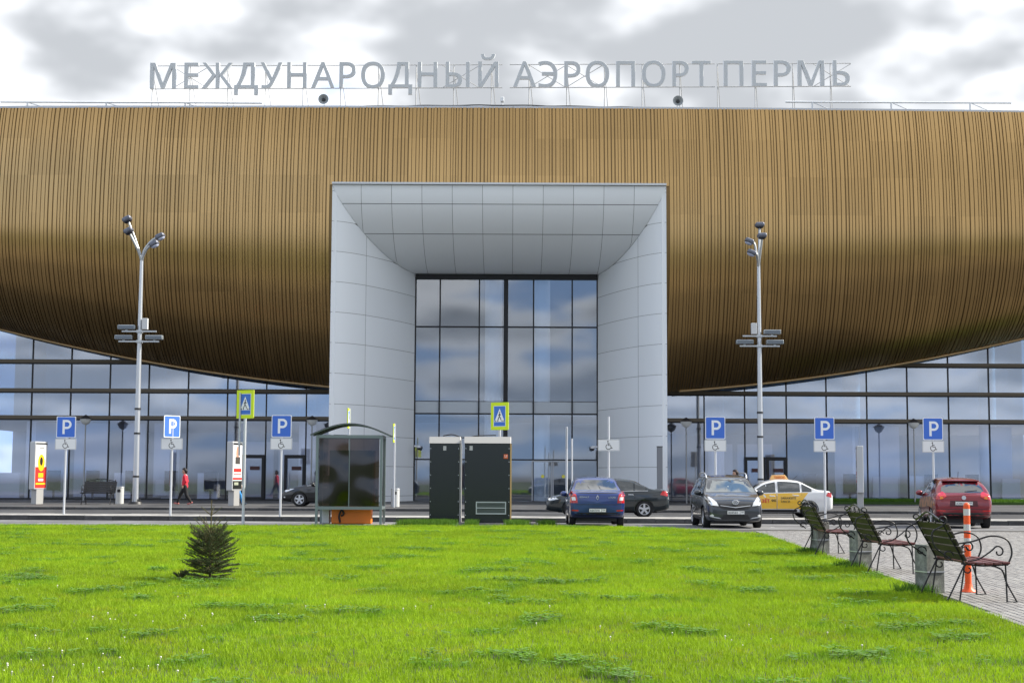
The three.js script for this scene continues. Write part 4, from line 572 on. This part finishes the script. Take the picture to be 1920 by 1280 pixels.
{ // white taxi with yellow doors, side-on
  const p = carPaint([0.7, 0.71, 0.72], 0.05), yel = carPaint([0.8, 0.46, 0.01], 0), c = car('taxi', 'white taxi with yellow doors and roof sign, side-on behind the grey car', 'taxi', { pos: [9.88, 0, -58], turn: Math.PI, L: 4.38, W: 1.7, paint: p, R: 0.31, top: saloonTop(4.38), belt: [[2.2, 0.7], [1, 0.9], [-2.1, 0.98]], axles: [1.28, -1.28], windows: [[0.95, -0.03], [-0.12, -0.95], [-1.02, -1.38]], seams: [0.95, -0.07, -1.0], handles: [0.1, -0.8], mirror: 0.75, ws: [0.98, 1.36], rw: [1.1, 1.38] });
  for (const s of [-1, 1]) {
    part(c.t, 'yellow_door', c.stick([[0.93, 0.36], [0.93, 0.9], [-0.06, 0.935], [-0.06, 0.36]], ['z', s], 0.005), yel); part(c.t, 'yellow_door', c.stick([[-0.085, 0.36], [-0.085, 0.935], [-1.25, 0.965], [-1.05, 0.7], [-0.95, 0.36]], ['z', s], 0.005), yel);
    part(c.t, 'tail_light', c.stick([[-1.9, 0.84], [-2.14, 0.78], [-2.14, 0.96], [-2.0, 0.98]], ['z', s], 0.012), mRed); part(c.t, 'headlight', c.stick([[1.75, 0.68], [2.1, 0.62], [2.12, 0.7], [1.9, 0.77]], ['z', s], 0.012), mLamp);
  }
  const side = (g, x, y) => { const h = c.hit([x, y, -6], [0, 0, 1]); g.rotateY(Math.PI).translate(x, y, h.z - 0.012); };
  textMesh(c.t, 'door_lettering', 'ВЕЗЁТ', 0.13, M([0.62, 0.04, 0.015], 0.4), (g) => side(g, 0.46, 0.67), boldFont);
  { const q = []; for (let i = 0; i < 6; i++) for (let j = 0; j < 3; j++) if ((i + j) % 2) q.push(box(0.03, 0.03, 0.004, 0.13 - i * 0.03, 0.64 + j * 0.03, -0.872)); part(c.t, 'checker_mark', merge(q), mDark); }
  textMesh(c.t, 'door_lettering', 'ЗАКАЖИТЕ', 0.085, mDark, (g) => side(g, -0.5, 0.76)); textMesh(c.t, 'door_lettering', 'ТАКСИ', 0.085, mDark, (g) => side(g, -0.38, 0.63));
  const rs = part(c.t, 'roof_sign', new THREE.ExtrudeGeometry(poly([[-0.34, 0], [0.34, 0], [0.27, 0.15], [-0.2, 0.17]]), { depth: 0.16, bevelEnabled: true, bevelSize: 0.01, bevelThickness: 0.01 }).translate(-0.3, 1.45, -0.08), M([0.8, 0.46, 0.16], 0.4)); rs.rotation.y = 0; textMesh(rs, 'sign_lettering', 'ТАКСИ', 0.09, M([0.6, 0.12, 0.02], 0.5), (g) => g.rotateY(Math.PI).translate(-0.3, 1.53, -0.1), boldFont);
  part(c.t, 'aerial', bar([-0.8, 1.42, 0], [-1.0, 1.6, 0], 0.008), mDark);
}
{ // black hatchback at the left
  const p = carPaint([0.003, 0.003, 0.004], 0.1), c = car('hatchback_car', 'black hatchback facing left, its rear half behind the glazed shelter', 'car', { pos: [-8.45, 0.1, -71.2], turn: Math.PI, L: 4.3, W: 1.8, paint: p, R: 0.33, top: [[2.15, 0.6], [2.0, 0.76], [1.55, 0.9], [1.0, 1.02], [0.1, 1.42], [-0.4, 1.48], [-1.4, 1.42], [-2.0, 1.0], [-2.15, 0.8]], belt: [[2.1, 0.68], [1, 0.93], [-2, 1.05]], axles: [1.32, -1.32], windows: [[0.95, 0.0], [-0.08, -0.95], [-1.02, -1.45]], seams: [0.95, -0.04, -1.0], handles: [0.15, -0.8], handleMat: mSteel, mirror: 0.7, ws: [1.05, 1.4], rw: [1.05, 1.38] });
  for (const s of [-1, 1]) { part(c.t, 'headlight', c.stick([[1.55, 0.82], [1.95, 0.66], [2.02, 0.72], [1.85, 0.82]], ['z', s], 0.012), mLamp); part(c.t, 'fog_light', c.stick([[1.98, 0.4], [2.05, 0.4], [2.05, 0.46], [1.98, 0.46]], ['z', s], 0.012), mLamp); part(c.t, 'window_trim', c.stick([[0.98, 0.955], [0.2, 0.99], [0.2, 1.005], [0.98, 0.97]], ['z', s], 0.01), mSteel); }
}
// ---------- people ----------
function blob(bones, S, res, k = 0.03, c = [0, 0, 0]) { // smooth union of tapered capsules in a cube of half-size S about c
  const mc = new MarchingCubes(res, mDark, false, false, 60000), n = res, half = n / 2, n2 = n * n; mc.isolation = 0; mc.reset();
  const B = bones.map(([a, ra, b, rb]) => { const A = V(a), D = V(b).sub(A); return [A, D, D.lengthSq() || 1e-9, ra, rb]; }), p = new THREE.Vector3(), q = new THREE.Vector3();
  for (let z = 0; z < n; z++) for (let y = 0; y < n; y++) for (let x = 0; x < n; x++) {
    p.set((x - half) / half * S + c[0], (y - half) / half * S + c[1], (z - half) / half * S + c[2]); let d = 9;
    for (const [A, D, L, ra, rb] of B) { q.subVectors(p, A); const t = clamp(q.dot(D) / L), e = q.addScaledVector(D, -t).length() - lerp(ra, rb, t), h = Math.max(k - Math.abs(d - e), 0) / k; d = Math.min(d, e) - h * h * k * 0.25; }
    mc.field[x + y * n + z * n2] = -d;
  }
  mc.update(); const cnt = mc.count ?? mc.geometry.drawRange.count, g = new THREE.BufferGeometry(), P = new Float32Array(cnt * 3);
  for (let i = 0; i < cnt; i++) for (let a = 0; a < 3; a++) P[3 * i + a] = mc.positionArray[3 * i + a] * S + c[a];
  g.setAttribute('position', new THREE.BufferAttribute(P, 3)); const m = mergeVertices(g, 1e-4); m.computeVertexNormals(); return clean(m);
}
function person(pos, turn, label, o) { // faces +x, stands on y 0
  const t = thing('person', label, 'person', pos, turn), s = o.stride, hip = 0.9, hz = 0.09;
  const F = [[s, 0.07, hz], [-s * 0.9, 0.07, -hz]], K = [[s * 0.62, 0.49, hz], [-s * 0.28, 0.47, -hz]];
  const hd = [0.05, 1.57, 0];
  const hand = (x, y, z, d) => { const b = [[[x, y, z], 0.034, [x + 0.02, y - 0.07, z], 0.03]]; for (let f = 0; f < 4; f++) b.push([[x + 0.03 - f * 0.018, y - 0.08, z], 0.0095, [x + 0.04 - f * 0.016, y - 0.14 - (f === 1 || f === 2 ? 0.012 : 0), z + d * 0.012], 0.008]); b.push([[x + 0.03, y - 0.03, z], 0.011, [x + 0.065, y - 0.085, z + d * 0.01], 0.009]); return b; };
  const hands = o.hands, el = o.elbows;
  const head = [[[0.045, 1.64, 0], 0.098, [0.05, 1.56, 0], 0.082], [[0.075, 1.53, 0], 0.055, [0.085, 1.5, 0], 0.042], [[0.01, 1.5, 0], 0.052, [0, 1.36, 0], 0.06], [[0.142, 1.59, 0], 0.012, [0.158, 1.565, 0], 0.016], [[0.05, 1.59, 0.092], 0.018, [0.045, 1.56, 0.092], 0.013], [[0.05, 1.59, -0.092], 0.018, [0.045, 1.56, -0.092], 0.013]];
  const skin = M([0.5, 0.3, 0.21], 0.6), body = part(t, 'body', merge([blob([...head], 0.22, 56, 0.02, [0.05, 1.55, 0]), blob(hand(...hands[0], 1), 0.13, 56, 0.008, [hands[0][0] + 0.02, hands[0][1] - 0.06, hands[0][2]]), blob(hand(...hands[1], -1), 0.13, 56, 0.008, [hands[1][0] + 0.02, hands[1][1] - 0.06, hands[1][2]])]), skin);
  part(body, 'eyes', merge([-1, 1].map((q) => new THREE.SphereGeometry(0.012, 8, 6).translate(0.136, 1.6, q * 0.035))), mDark); part(body, 'mouth', box(0.012, 0.008, 0.04, 0.126, 1.515, 0), M([0.35, 0.1, 0.08], 0.6));
  part(t, 'hair', blob([[[0.03, 1.67, 0], 0.1, [-0.02, 1.62, 0], 0.095], [[-0.04, 1.6, 0], 0.07, [-0.045, 1.52, 0], 0.055], [[0.11, 1.71, 0], 0.035, [0.05, 1.73, 0], 0.05]], 0.24, 40, 0.03, [0, 1.62, 0]), o.hair);
  part(t, 'jacket', blob([[[0, 1.36, 0.1], 0.085, [0, 1.36, -0.1], 0.085], [[0, 1.3, 0], 0.135, [0.01, 1.05, 0], 0.13], [[0.01, 1.05, 0], 0.135, [0, 0.88, 0], 0.15], [[0, 1.37, 0.15], 0.07, [el[0][0], el[0][1], el[0][2]], 0.055], [el[0], 0.055, hands[0], 0.042], [[0, 1.37, -0.15], 0.07, el[1], 0.055], [el[1], 0.055, hands[1], 0.042]], 0.5, 60, 0.04, [0, 1.12, 0]), o.jacket);
  part(t, 'jacket_front', blob([[[0.1, 1.32, 0], 0.05, [0.12, 0.98, 0], 0.055], [[0.02, 1.43, 0], 0.06, [-0.03, 1.41, 0], 0.065]], 0.35, 44, 0.03, [0.06, 1.2, 0]), o.front);
  part(t, 'trousers', blob([[[0, 0.88, hz * 0.7], 0.12, K[0], 0.078], [K[0], 0.078, [F[0][0], 0.12, hz], 0.056], [[0, 0.88, -hz * 0.7], 0.12, K[1], 0.078], [K[1], 0.078, [F[1][0], 0.13, -hz], 0.056]], 0.56, 64, 0.04, [0, 0.5, 0]), o.trousers);
  for (let i = 0; i < 2; i++) { const f = F[i], up = i ? 0.06 : 0; part(t, 'shoe', blob([[[f[0] - 0.04, 0.05 + up, f[2]], 0.045, [f[0] + 0.15, 0.035 + (i ? 0 : 0.04), f[2]], 0.036]], 0.18, 36, 0.02, [f[0] + 0.04, 0.06, f[2]]), o.shoe); }
  return t;
}
person([-15.75, 0.1, -73.6], Math.PI, 'person in red jacket and black trousers walking left along the pavement', { stride: 0.36, elbows: [[-0.06, 1.12, 0.24], [-0.08, 1.12, -0.23]], hands: [[0.1, 0.96, 0.2], [0.06, 0.95, -0.2]], hair: M([0.012, 0.009, 0.008], 0.7), jacket: M([0.62, 0.02, 0.045], 0.8), front: M([0.65, 0.5, 0.5], 0.85), trousers: M([0.01, 0.01, 0.012], 0.85), shoe: M([0.5, 0.16, 0.14], 0.7) });
person([-13.2, 0.1, -73.2], 0, 'person in pale top and blue trousers striding behind the poster stand', { stride: 0.34, elbows: [[-0.08, 1.12, 0.23], [0.05, 1.11, -0.23]], hands: [[0.0, 0.9, 0.24], [0.2, 0.95, -0.2]], hair: M([0.02, 0.014, 0.01], 0.7), jacket: M([0.62, 0.66, 0.68], 0.85), front: M([0.6, 0.63, 0.66], 0.85), trousers: M([0.03, 0.22, 0.5], 0.8), shoe: M([0.03, 0.06, 0.09], 0.7) });
person([9.85, 0.1, -66.8], Math.PI, 'dark-haired person in navy top, only the head showing over the grey car', { stride: 0.2, elbows: [[-0.05, 1.12, 0.23], [-0.05, 1.12, -0.23]], hands: [[0.04, 0.9, 0.22], [0.06, 0.9, -0.22]], hair: M([0.02, 0.01, 0.01], 0.7), jacket: M([0.015, 0.02, 0.05], 0.85), front: M([0.02, 0.025, 0.06], 0.85), trousers: M([0.02, 0.02, 0.03], 0.85), shoe: M([0.02, 0.02, 0.02], 0.7) });

// ---------- benches ----------
const spiral = (cx, cy, r0, r1, a0, a1, z, n = 16) => { const p = []; for (let i = 0; i <= n; i++) { const t = i / n, a = lerp(a0, a1, t), r = lerp(r0, r1, t); p.push([cx + r * Math.cos(a), cy + r * Math.sin(a), z]); } return p; };
function bench(pos, turn, label, wood, seat) {
  const b = thing('park_bench', label, 'bench', pos, turn, 'scrolled iron benches with wooden slats'), r = 0.0105;
  for (const z of [-0.6, 0.6]) {
    const f = group(b, 'end_frame');
    part(f, 'rear_leg', merge([bar([-0.2, 0.46, z], [-0.42, 0.015, z], r), bar([-0.2, 0.46, z], [-0.27, 0.015, z], r), bar([-0.43, 0.013, z], [-0.26, 0.013, z], r)]), mBlackMetal);
    part(f, 'front_leg', merge([tube([[0.1, 0.45, z], [0.24, 0.4, z], [0.3, 0.24, z], [0.42, 0.015, z]], r, 20), bar([0.29, 0.45, z], [0.3, 0.015, z], r), bar([0.29, 0.013, z], [0.43, 0.013, z], r)]), mBlackMetal);
    part(f, 'seat_rail', tube([[-0.24, 0.47, z], [0, 0.445, z], [0.32, 0.46, z]], 0.012, 16), mBlackMetal);
    part(f, 'back_post', merge([tube([[-0.2, 0.46, z], [-0.27, 0.6, z], [-0.38, 0.8, z], [-0.45, 0.94, z]], r, 20), tube(spiral(-0.46, 0.99, 0.06, 0.015, -1.2, 5, z), 0.01, 30), tube([[-0.45, 0.92, z], [-0.58, 0.84, z], [-0.56, 0.68, z], [-0.42, 0.56, z], [-0.34, 0.5, z]], r, 24), tube(spiral(-0.4, 0.56, 0.07, 0.02, 0, 6, z), 0.009, 30), tube(spiral(-0.16, 0.4, 0.06, 0.02, 2, 7.5, z), 0.009, 26)]), mBlackMetal);
    part(f, 'arm', merge([tube([[-0.32, 0.7, z], [-0.12, 0.73, z], [0.14, 0.8, z], [0.32, 0.75, z], [0.37, 0.6, z], [0.32, 0.46, z]], 0.0115, 30), tube([[-0.16, 0.5, z], [-0.04, 0.52, z], [0.12, 0.62, z], ...spiral(0.21, 0.61, 0.07, 0.02, 1.9, -3.5, z, 10)], 0.01, 40), tube(spiral(-0.2, 0.63, 0.05, 0.015, 0, 5.5, z), 0.009, 24)]), mBlackMetal);
  }
  const dir = [-0.22, 0.45], L = Math.hypot(...dir);
  for (let i = 0; i < 5; i++) { const t = (i + 0.5) / 5, g = rbox(0.026, 0.088, 1.36, 0.006); g.rotateZ(Math.atan2(0.22, 0.45)); part(b, 'back_slat', g.translate(-0.22 + dir[0] * t + 0.022, 0.5 + dir[1] * t, 0), wood[i % wood.length]); }
  for (let i = 0; i < 5; i++) part(b, 'seat_slat', rbox(0.088, 0.026, 1.36, 0.006, -0.14 + i * 0.105, 0.482 - 0.012 * Math.sin(i / 4 * Math.PI), 0), seat[i % seat.length]);
  part(b, 'crest', merge([tube([[-0.45, 0.96, -0.62], [-0.46, 1.0, -0.4], [-0.47, 1.07, 0], [-0.46, 1.0, 0.4], [-0.45, 0.96, 0.62]], 0.014, 40), ...[-0.3, 0, 0.3].map((z) => new THREE.TorusGeometry(0.042, 0.008, 6, 18).rotateY(Math.PI / 2).translate(-0.462, 0.985, z))]), M([0.03, 0.03, 0.032], 0.25, 0.7));
  return b;
}
const woods = [[0.03, 0.022, 0.011], [0.042, 0.03, 0.014], [0.025, 0.02, 0.01]].map((c) => M(c, 0.55, 0, { map: rep(patchGrain, 2) })), reds = [[0.16, 0.035, 0.03], [0.13, 0.03, 0.026]].map((c) => M(c, 0.5, 0, { map: rep(patchGrain, 2) }));
bench([5.65, 0.006, -19.0], 0, 'nearest of the three scrolled iron benches at the lawn edge', woods, reds);
bench([5.96, 0.006, -24.45], 0, 'middle of the three scrolled iron benches at the lawn edge', woods, reds);
bench([6.16, 0.006, -29.6], 0, 'farthest of the three scrolled iron benches at the lawn edge', woods, reds);
bench([-19.85, 0.1, -73.3], -Math.PI / 2, 'black bench with crested back on the far pavement by the left mast', [mBlackMetal], [mBlackMetal]).scale.setScalar(1.15);
function urn(pos, label) {
  const u = thing('concrete_bin', label, 'bin', pos, 0.35, 'concrete litter bins beside the benches'), w = 0.125;
  const s = poly([[-w, -w], [w, -w], [w, w], [-w, w]]); s.holes.push(new THREE.Path([[-w + 0.03, -w + 0.03], [-w + 0.03, w - 0.03], [w - 0.03, w - 0.03], [w - 0.03, -w + 0.03]].map(([x, y]) => new THREE.Vector2(x, y))));
  part(u, 'shell', new THREE.ExtrudeGeometry(s, { depth: 0.62, bevelEnabled: true, bevelSize: 0.006, bevelThickness: 0.006, bevelSegments: 1 }).rotateX(-Math.PI / 2), M([0.26, 0.27, 0.24], 0.9, 0, { map: rep(patchGrain, 3) }));
  part(u, 'floor', box(0.2, 0.05, 0.2, 0, 0.05, 0), mDark); part(u, 'wire_band', merge([[0, 1], [1, 0], [0, -1], [-1, 0]].map(([a, c]) => box(a ? 0.008 : 0.28, 0.012, c ? 0.008 : 0.28, a * 0.136, 0.28, c * 0.136))), mSteel);
}
urn([5.45, 0.01, -19.95], 'square concrete bin behind the nearest bench');
urn([5.8, 0.01, -25.4], 'square concrete bin behind the middle bench');
urn([6.1, 0.01, -30.2], 'square concrete bin behind the farthest bench');
{ const b = thing('flexible_bollard', 'orange plastic bollard with three silver bands behind the nearest bench', 'bollard', [5.98, 0.012, -20.05]), mo = M([0.85, 0.1, 0.012], 0.45);
  part(b, 'foot', new THREE.LatheGeometry([[0, 0], [0.105, 0], [0.105, 0.02], [0.06, 0.05], [0.045, 0.12]].map(([x, y]) => new THREE.Vector2(x, y)), 24), mo); part(b, 'post', new THREE.LatheGeometry([[0.042, 0.1], [0.042, 1.12], [0.036, 1.15], [0.02, 1.165], [0, 1.168]].map(([x, y]) => new THREE.Vector2(x, y)), 24), mo);
  for (const y of [0.62, 0.8, 1.0]) part(b, 'reflective_band', cyl(0.0435, 0.0435, 0.085, 0, y, 0, 24), M([0.6, 0.6, 0.58], 0.35, 0.3)); }

// ---------- little spruce ----------
function spruce(pos, label, h, scale) {
  const t = thing('spruce_tree', label, 'tree', pos), N = [], T = [];
  const needle = (p, d) => { const s = new THREE.Vector3(rr(-1, 1), rr(-1, 1), rr(-1, 1)).cross(d).normalize().multiplyScalar(0.0024), e = p.clone().addScaledVector(d, rr(0.011, 0.019)); N.push(p.x - s.x, p.y - s.y, p.z - s.z, p.x + s.x, p.y + s.y, p.z + s.z, e.x, e.y, e.z); };
  const shoot = (a, b, r, dens = 330) => { const A = V(a), B = V(b), D = B.clone().sub(A), L = D.length(); T.push(bar(a, b, r, r * 0.5, 5)); const n = Math.ceil(L * dens); D.normalize(); for (let i = 0; i < n; i++) { const q = new THREE.Vector3(rr(-1, 1), rr(-1, 1), rr(-1, 1)).cross(D).normalize().addScaledVector(D, rr(0.4, 1)).normalize(); needle(A.clone().addScaledVector(D, L * rnd()), q); } };
  const branch = (y, az, len, rise) => { const o = [0, y, 0], e = [Math.cos(az) * len, y + len * rise, Math.sin(az) * len]; shoot(o, e, 0.005); for (let k = 0; k < 5; k++) { const f = 0.3 + k * 0.15, p = [e[0] * f, lerp(y, e[1], f), e[2] * f]; for (const s of [-1, 1]) { const a2 = az + s * rr(0.6, 1), l2 = len * (1 - f) * rr(0.5, 0.8) + 0.03; shoot(p, [p[0] + Math.cos(a2) * l2, p[1] + l2 * rise * rr(0.7, 1.4), p[2] + Math.sin(a2) * l2], 0.003); } } };
  if (h > 0.5) {
    for (let y = 0.05; y < 0.56; y += 0.06) { const R = 0.4 * Math.pow(1 - Math.abs(y - 0.2) / 0.62, 0.5), n = 15, a0 = rnd() * 6; for (let i = 0; i < n; i++) branch(Math.max(0.03, y + rr(-0.035, 0.035)), a0 + i / n * 6.28 + rr(-0.25, 0.25), R * rr(0.6, 1.2), lerp(-0.05, 0.75, y / 0.56) + rr(-0.15, 0.25)); }
    for (const [y, n, l] of [[0.6, 6, 0.26], [0.7, 5, 0.2], [0.9, 4, 0.15]]) for (let i = 0; i < n; i++) { const a = i / n * 6.28 + rr(-0.3, 0.3); shoot([0, y, 0], [Math.cos(a) * l, y + l * rr(0.8, 1.1), Math.sin(a) * l], 0.006, 420); }
    shoot([0, 0.55, 0], [0, h, 0], 0.011, 420);
  } else for (let i = 0; i < 9; i++) branch(0.02, rr(0, 6.28), rr(0.05, 0.1), rr(0.6, 1.4));
  part(t, 'trunk', bar([0, -0.02, 0], [0, h * 0.62, 0], h > 0.5 ? 0.018 : 0.008, 0.008), M([0.09, 0.06, 0.035], 0.9));
  part(t, 'branches', merge(T), M([0.1, 0.075, 0.03], 0.9)); const g = new THREE.BufferGeometry(); g.setAttribute('position', new THREE.Float32BufferAttribute(N, 3)); g.computeVertexNormals(); part(t, 'needles', clean(g), M([0.04, 0.08, 0.02], 0.7)); t.scale.setScalar(scale); return t;
}
spruce([-4.27, 0.02, -21.75], 'young spruce with bare leader standing in the lawn', 1.12, 1);
spruce([-4.66, 0.02, -21.6], 'tiny spruce seedling low in the grass beside the young spruce', 0.16, 1.1);

// ---------- lawn growth ----------
const inLawn = (x, z) => { let c = false; for (let i = 0, j = lawnPts.length - 1; i < lawnPts.length; j = i++) { const [xi, zi] = lawnPts[i], [xj, zj] = lawnPts[j]; if ((zi > z) !== (zj > z) && x < (xj - xi) * (z - zi) / (zj - zi) + xi) c = !c; } return c; };
const mBlade = M([1, 1, 1], 0.95, 0, { specularIntensity: 0.3, transmission: 0.4, thickness: 0, side: THREE.DoubleSide });
function tuft(n, spread, hMin, hMax, wd) { const p = []; for (let i = 0; i < n; i++) { const a = rnd() * 6.28, r = spread * Math.sqrt(rnd()), x = r * Math.cos(a), z = r * Math.sin(a), h = rr(hMin, hMax), la = rnd() * 6.28, ln = h * rr(0.15, 0.75), fa = rnd() * 6.28, dx = Math.cos(fa) * wd, dz = Math.sin(fa) * wd, mx = x + Math.cos(la) * ln * 0.35, mz = z + Math.sin(la) * ln * 0.35, my = h * 0.6, ex = x + Math.cos(la) * ln, ez = z + Math.sin(la) * ln; p.push(x - dx, 0, z - dz, x + dx, 0, z + dz, mx + dx * 0.8, my, mz + dz * 0.8, x - dx, 0, z - dz, mx + dx * 0.8, my, mz + dz * 0.8, mx - dx * 0.8, my, mz - dz * 0.8, mx - dx * 0.8, my, mz - dz * 0.8, mx + dx * 0.8, my, mz + dz * 0.8, ex, h, ez); } const g = new THREE.BufferGeometry(); g.setAttribute('position', new THREE.Float32BufferAttribute(p, 3)); g.computeVertexNormals(); return g; }
const fb = (x, z) => noise2(x, z) * 0.55 + noise2(x * 2.3 + 7, z * 2.3) * 0.3 + noise2(x * 5.1, z * 5.1 + 3) * 0.2;
{
  const kinds = [0, 1, 2].map(() => []), cl = [];
  for (let d = 9; d < 46.6; ) {
    const step = d < 22 ? 0.07 : d < 32 ? 0.085 : 0.1, w = 0.35 * d + 1.6;
    for (let x = -w; x < Math.min(w, 7); x += step) {
      const X = x + rr(-0.5, 0.5) * step, Z = -d + rr(-0.5, 0.5) * step; if (!inLawn(X, Z)) continue;
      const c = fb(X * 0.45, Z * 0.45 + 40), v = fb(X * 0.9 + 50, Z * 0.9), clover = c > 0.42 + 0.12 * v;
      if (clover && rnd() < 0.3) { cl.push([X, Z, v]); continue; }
      kinds[Math.floor(rnd() * 3)].push([X, Z, v, c]);
    }
    d += step;
  }
  const mm = new THREE.Matrix4(), q = new THREE.Quaternion(), up = new THREE.Vector3(0, 1, 0);
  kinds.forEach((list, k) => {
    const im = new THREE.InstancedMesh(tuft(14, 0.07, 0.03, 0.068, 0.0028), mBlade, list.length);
    list.forEach(([x, z, v, c], i) => { const s = (z < -24 ? 1.25 : 1) * rr(0.75, 1.15) * (1 + 0.22 * v), dry = smooth(0.25, 0.6, -v + rr(-0.2, 0.2)) * 0.5, t = rr(0.82, 1.15) * (1 + 0.22 * fb(x * 0.23 + 90, z * 0.23)); mm.compose(new THREE.Vector3(x, 0.008, z), q.setFromAxisAngle(up, rnd() * 6.28), new THREE.Vector3(s, s * rr(0.8, 1.2), s)); im.setMatrixAt(i, mm); im.setColorAt(i, lin(lerp(0.27, 0.36, dry) * t * (1 - 0.35 * smooth(0.1, 0.45, c)), lerp(0.42, 0.4, dry) * t * (1 - 0.2 * smooth(0.1, 0.45, c)), 0.012 * t)); });  // tufts darken around clover, also painting shade of uneven ground into the colour
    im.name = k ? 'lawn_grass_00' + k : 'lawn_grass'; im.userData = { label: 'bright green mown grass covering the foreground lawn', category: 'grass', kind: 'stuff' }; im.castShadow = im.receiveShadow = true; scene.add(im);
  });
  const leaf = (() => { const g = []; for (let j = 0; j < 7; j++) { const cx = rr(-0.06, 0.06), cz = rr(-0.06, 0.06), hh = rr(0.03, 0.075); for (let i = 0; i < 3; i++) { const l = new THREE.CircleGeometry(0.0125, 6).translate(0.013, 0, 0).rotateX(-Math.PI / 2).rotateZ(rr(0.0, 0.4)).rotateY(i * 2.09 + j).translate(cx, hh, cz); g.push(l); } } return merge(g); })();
  const im = new THREE.InstancedMesh(leaf, mBlade, cl.length); cl.forEach(([x, z, v], i) => { const s = rr(0.9, 1.3), t = rr(0.8, 1.2); mm.compose(new THREE.Vector3(x, 0.01, z), q.setFromAxisAngle(up, rnd() * 6.28), new THREE.Vector3(s, s, s)); im.setMatrixAt(i, mm); im.setColorAt(i, lin(0.1 * t, 0.24 * t, 0.01 * t)); });  // dark leaf colour doubles as painted shade streaks of uneven ground
  im.name = 'clover'; im.userData = { label: 'darker clover patches in the lawn, partly painting in shade of uneven ground', category: 'clover', kind: 'stuff' }; im.receiveShadow = true; scene.add(im);
  const fl = []; for (const [cx, cz, n, sx] of [[-4.1, -12.6, 20, 1.8], [-3.4, -11.6, 14, 1.2], [-3.5, -15.6, 16, 1.4], [2.9, -29.5, 18, 2.2], [-1.2, -17, 14, 3], [1.5, -14, 12, 2], [-5.5, -19, 10, 2]]) for (let i = 0; i < n; i++) fl.push([cx + (rnd() + rnd() - 1) * sx, cz + (rnd() + rnd() - 1) * sx * 0.7]);
  const fg = merge([new THREE.SphereGeometry(0.007, 7, 5).scale(1, 0.85, 1).translate(0, 0.05, 0), new THREE.CylinderGeometry(0.0015, 0.0015, 0.046, 4).translate(0, 0.023, 0)]), fm = new THREE.InstancedMesh(fg, M([0.72, 0.7, 0.62], 0.8), fl.length);
  fl.forEach(([x, z], i) => { const s = rr(0.85, 1.3); mm.compose(new THREE.Vector3(x, 0.0, z), q.identity(), new THREE.Vector3(s, s * rr(0.8, 1.15), s)); fm.setMatrixAt(i, mm); });
  fm.name = 'clover_flowers'; fm.userData = { label: 'small white clover flower heads dotting the lawn', category: 'flowers', kind: 'stuff' }; scene.add(fm);
  // longer grass along the kiosks, the bins and the planting strip
  const ed = []; for (let i = 0; i < 900; i++) { const x = rr(-3.4, 1.8), z = -46.2 - rnd() * 1.6; if (noise2(x * 1.7, 3) > -0.1) ed.push([x, z, 1.8]); } for (const [bx, bz] of [[5.3, -19.9], [5.65, -25.3], [5.95, -30.1]]) for (let i = 0; i < 40; i++) ed.push([bx + rr(-0.25, 0.12), bz + rr(-0.3, 0.25), 1.3]); for (let i = 0; i < 2600; i++) ed.push([rr(16.4, 32.8), -84 - rnd() * 3.2, 1.6, 0.24]);
  const em = new THREE.InstancedMesh(tuft(13, 0.09, 0.05, 0.12, 0.004), mBlade, ed.length); ed.forEach(([x, z, s, y = 0.006], i) => { mm.compose(new THREE.Vector3(x, y, z), q.setFromAxisAngle(up, rnd() * 6.28), new THREE.Vector3(s, s, s)); em.setMatrixAt(i, mm); em.setColorAt(i, lin(0.08, 0.18, 0.015)); });
  em.name = 'long_grass'; em.userData = { label: 'longer unmown grass around kiosk bases, bins and glass wall', category: 'grass', kind: 'stuff' }; scene.add(em);
}
renderer.render(scene, camera);
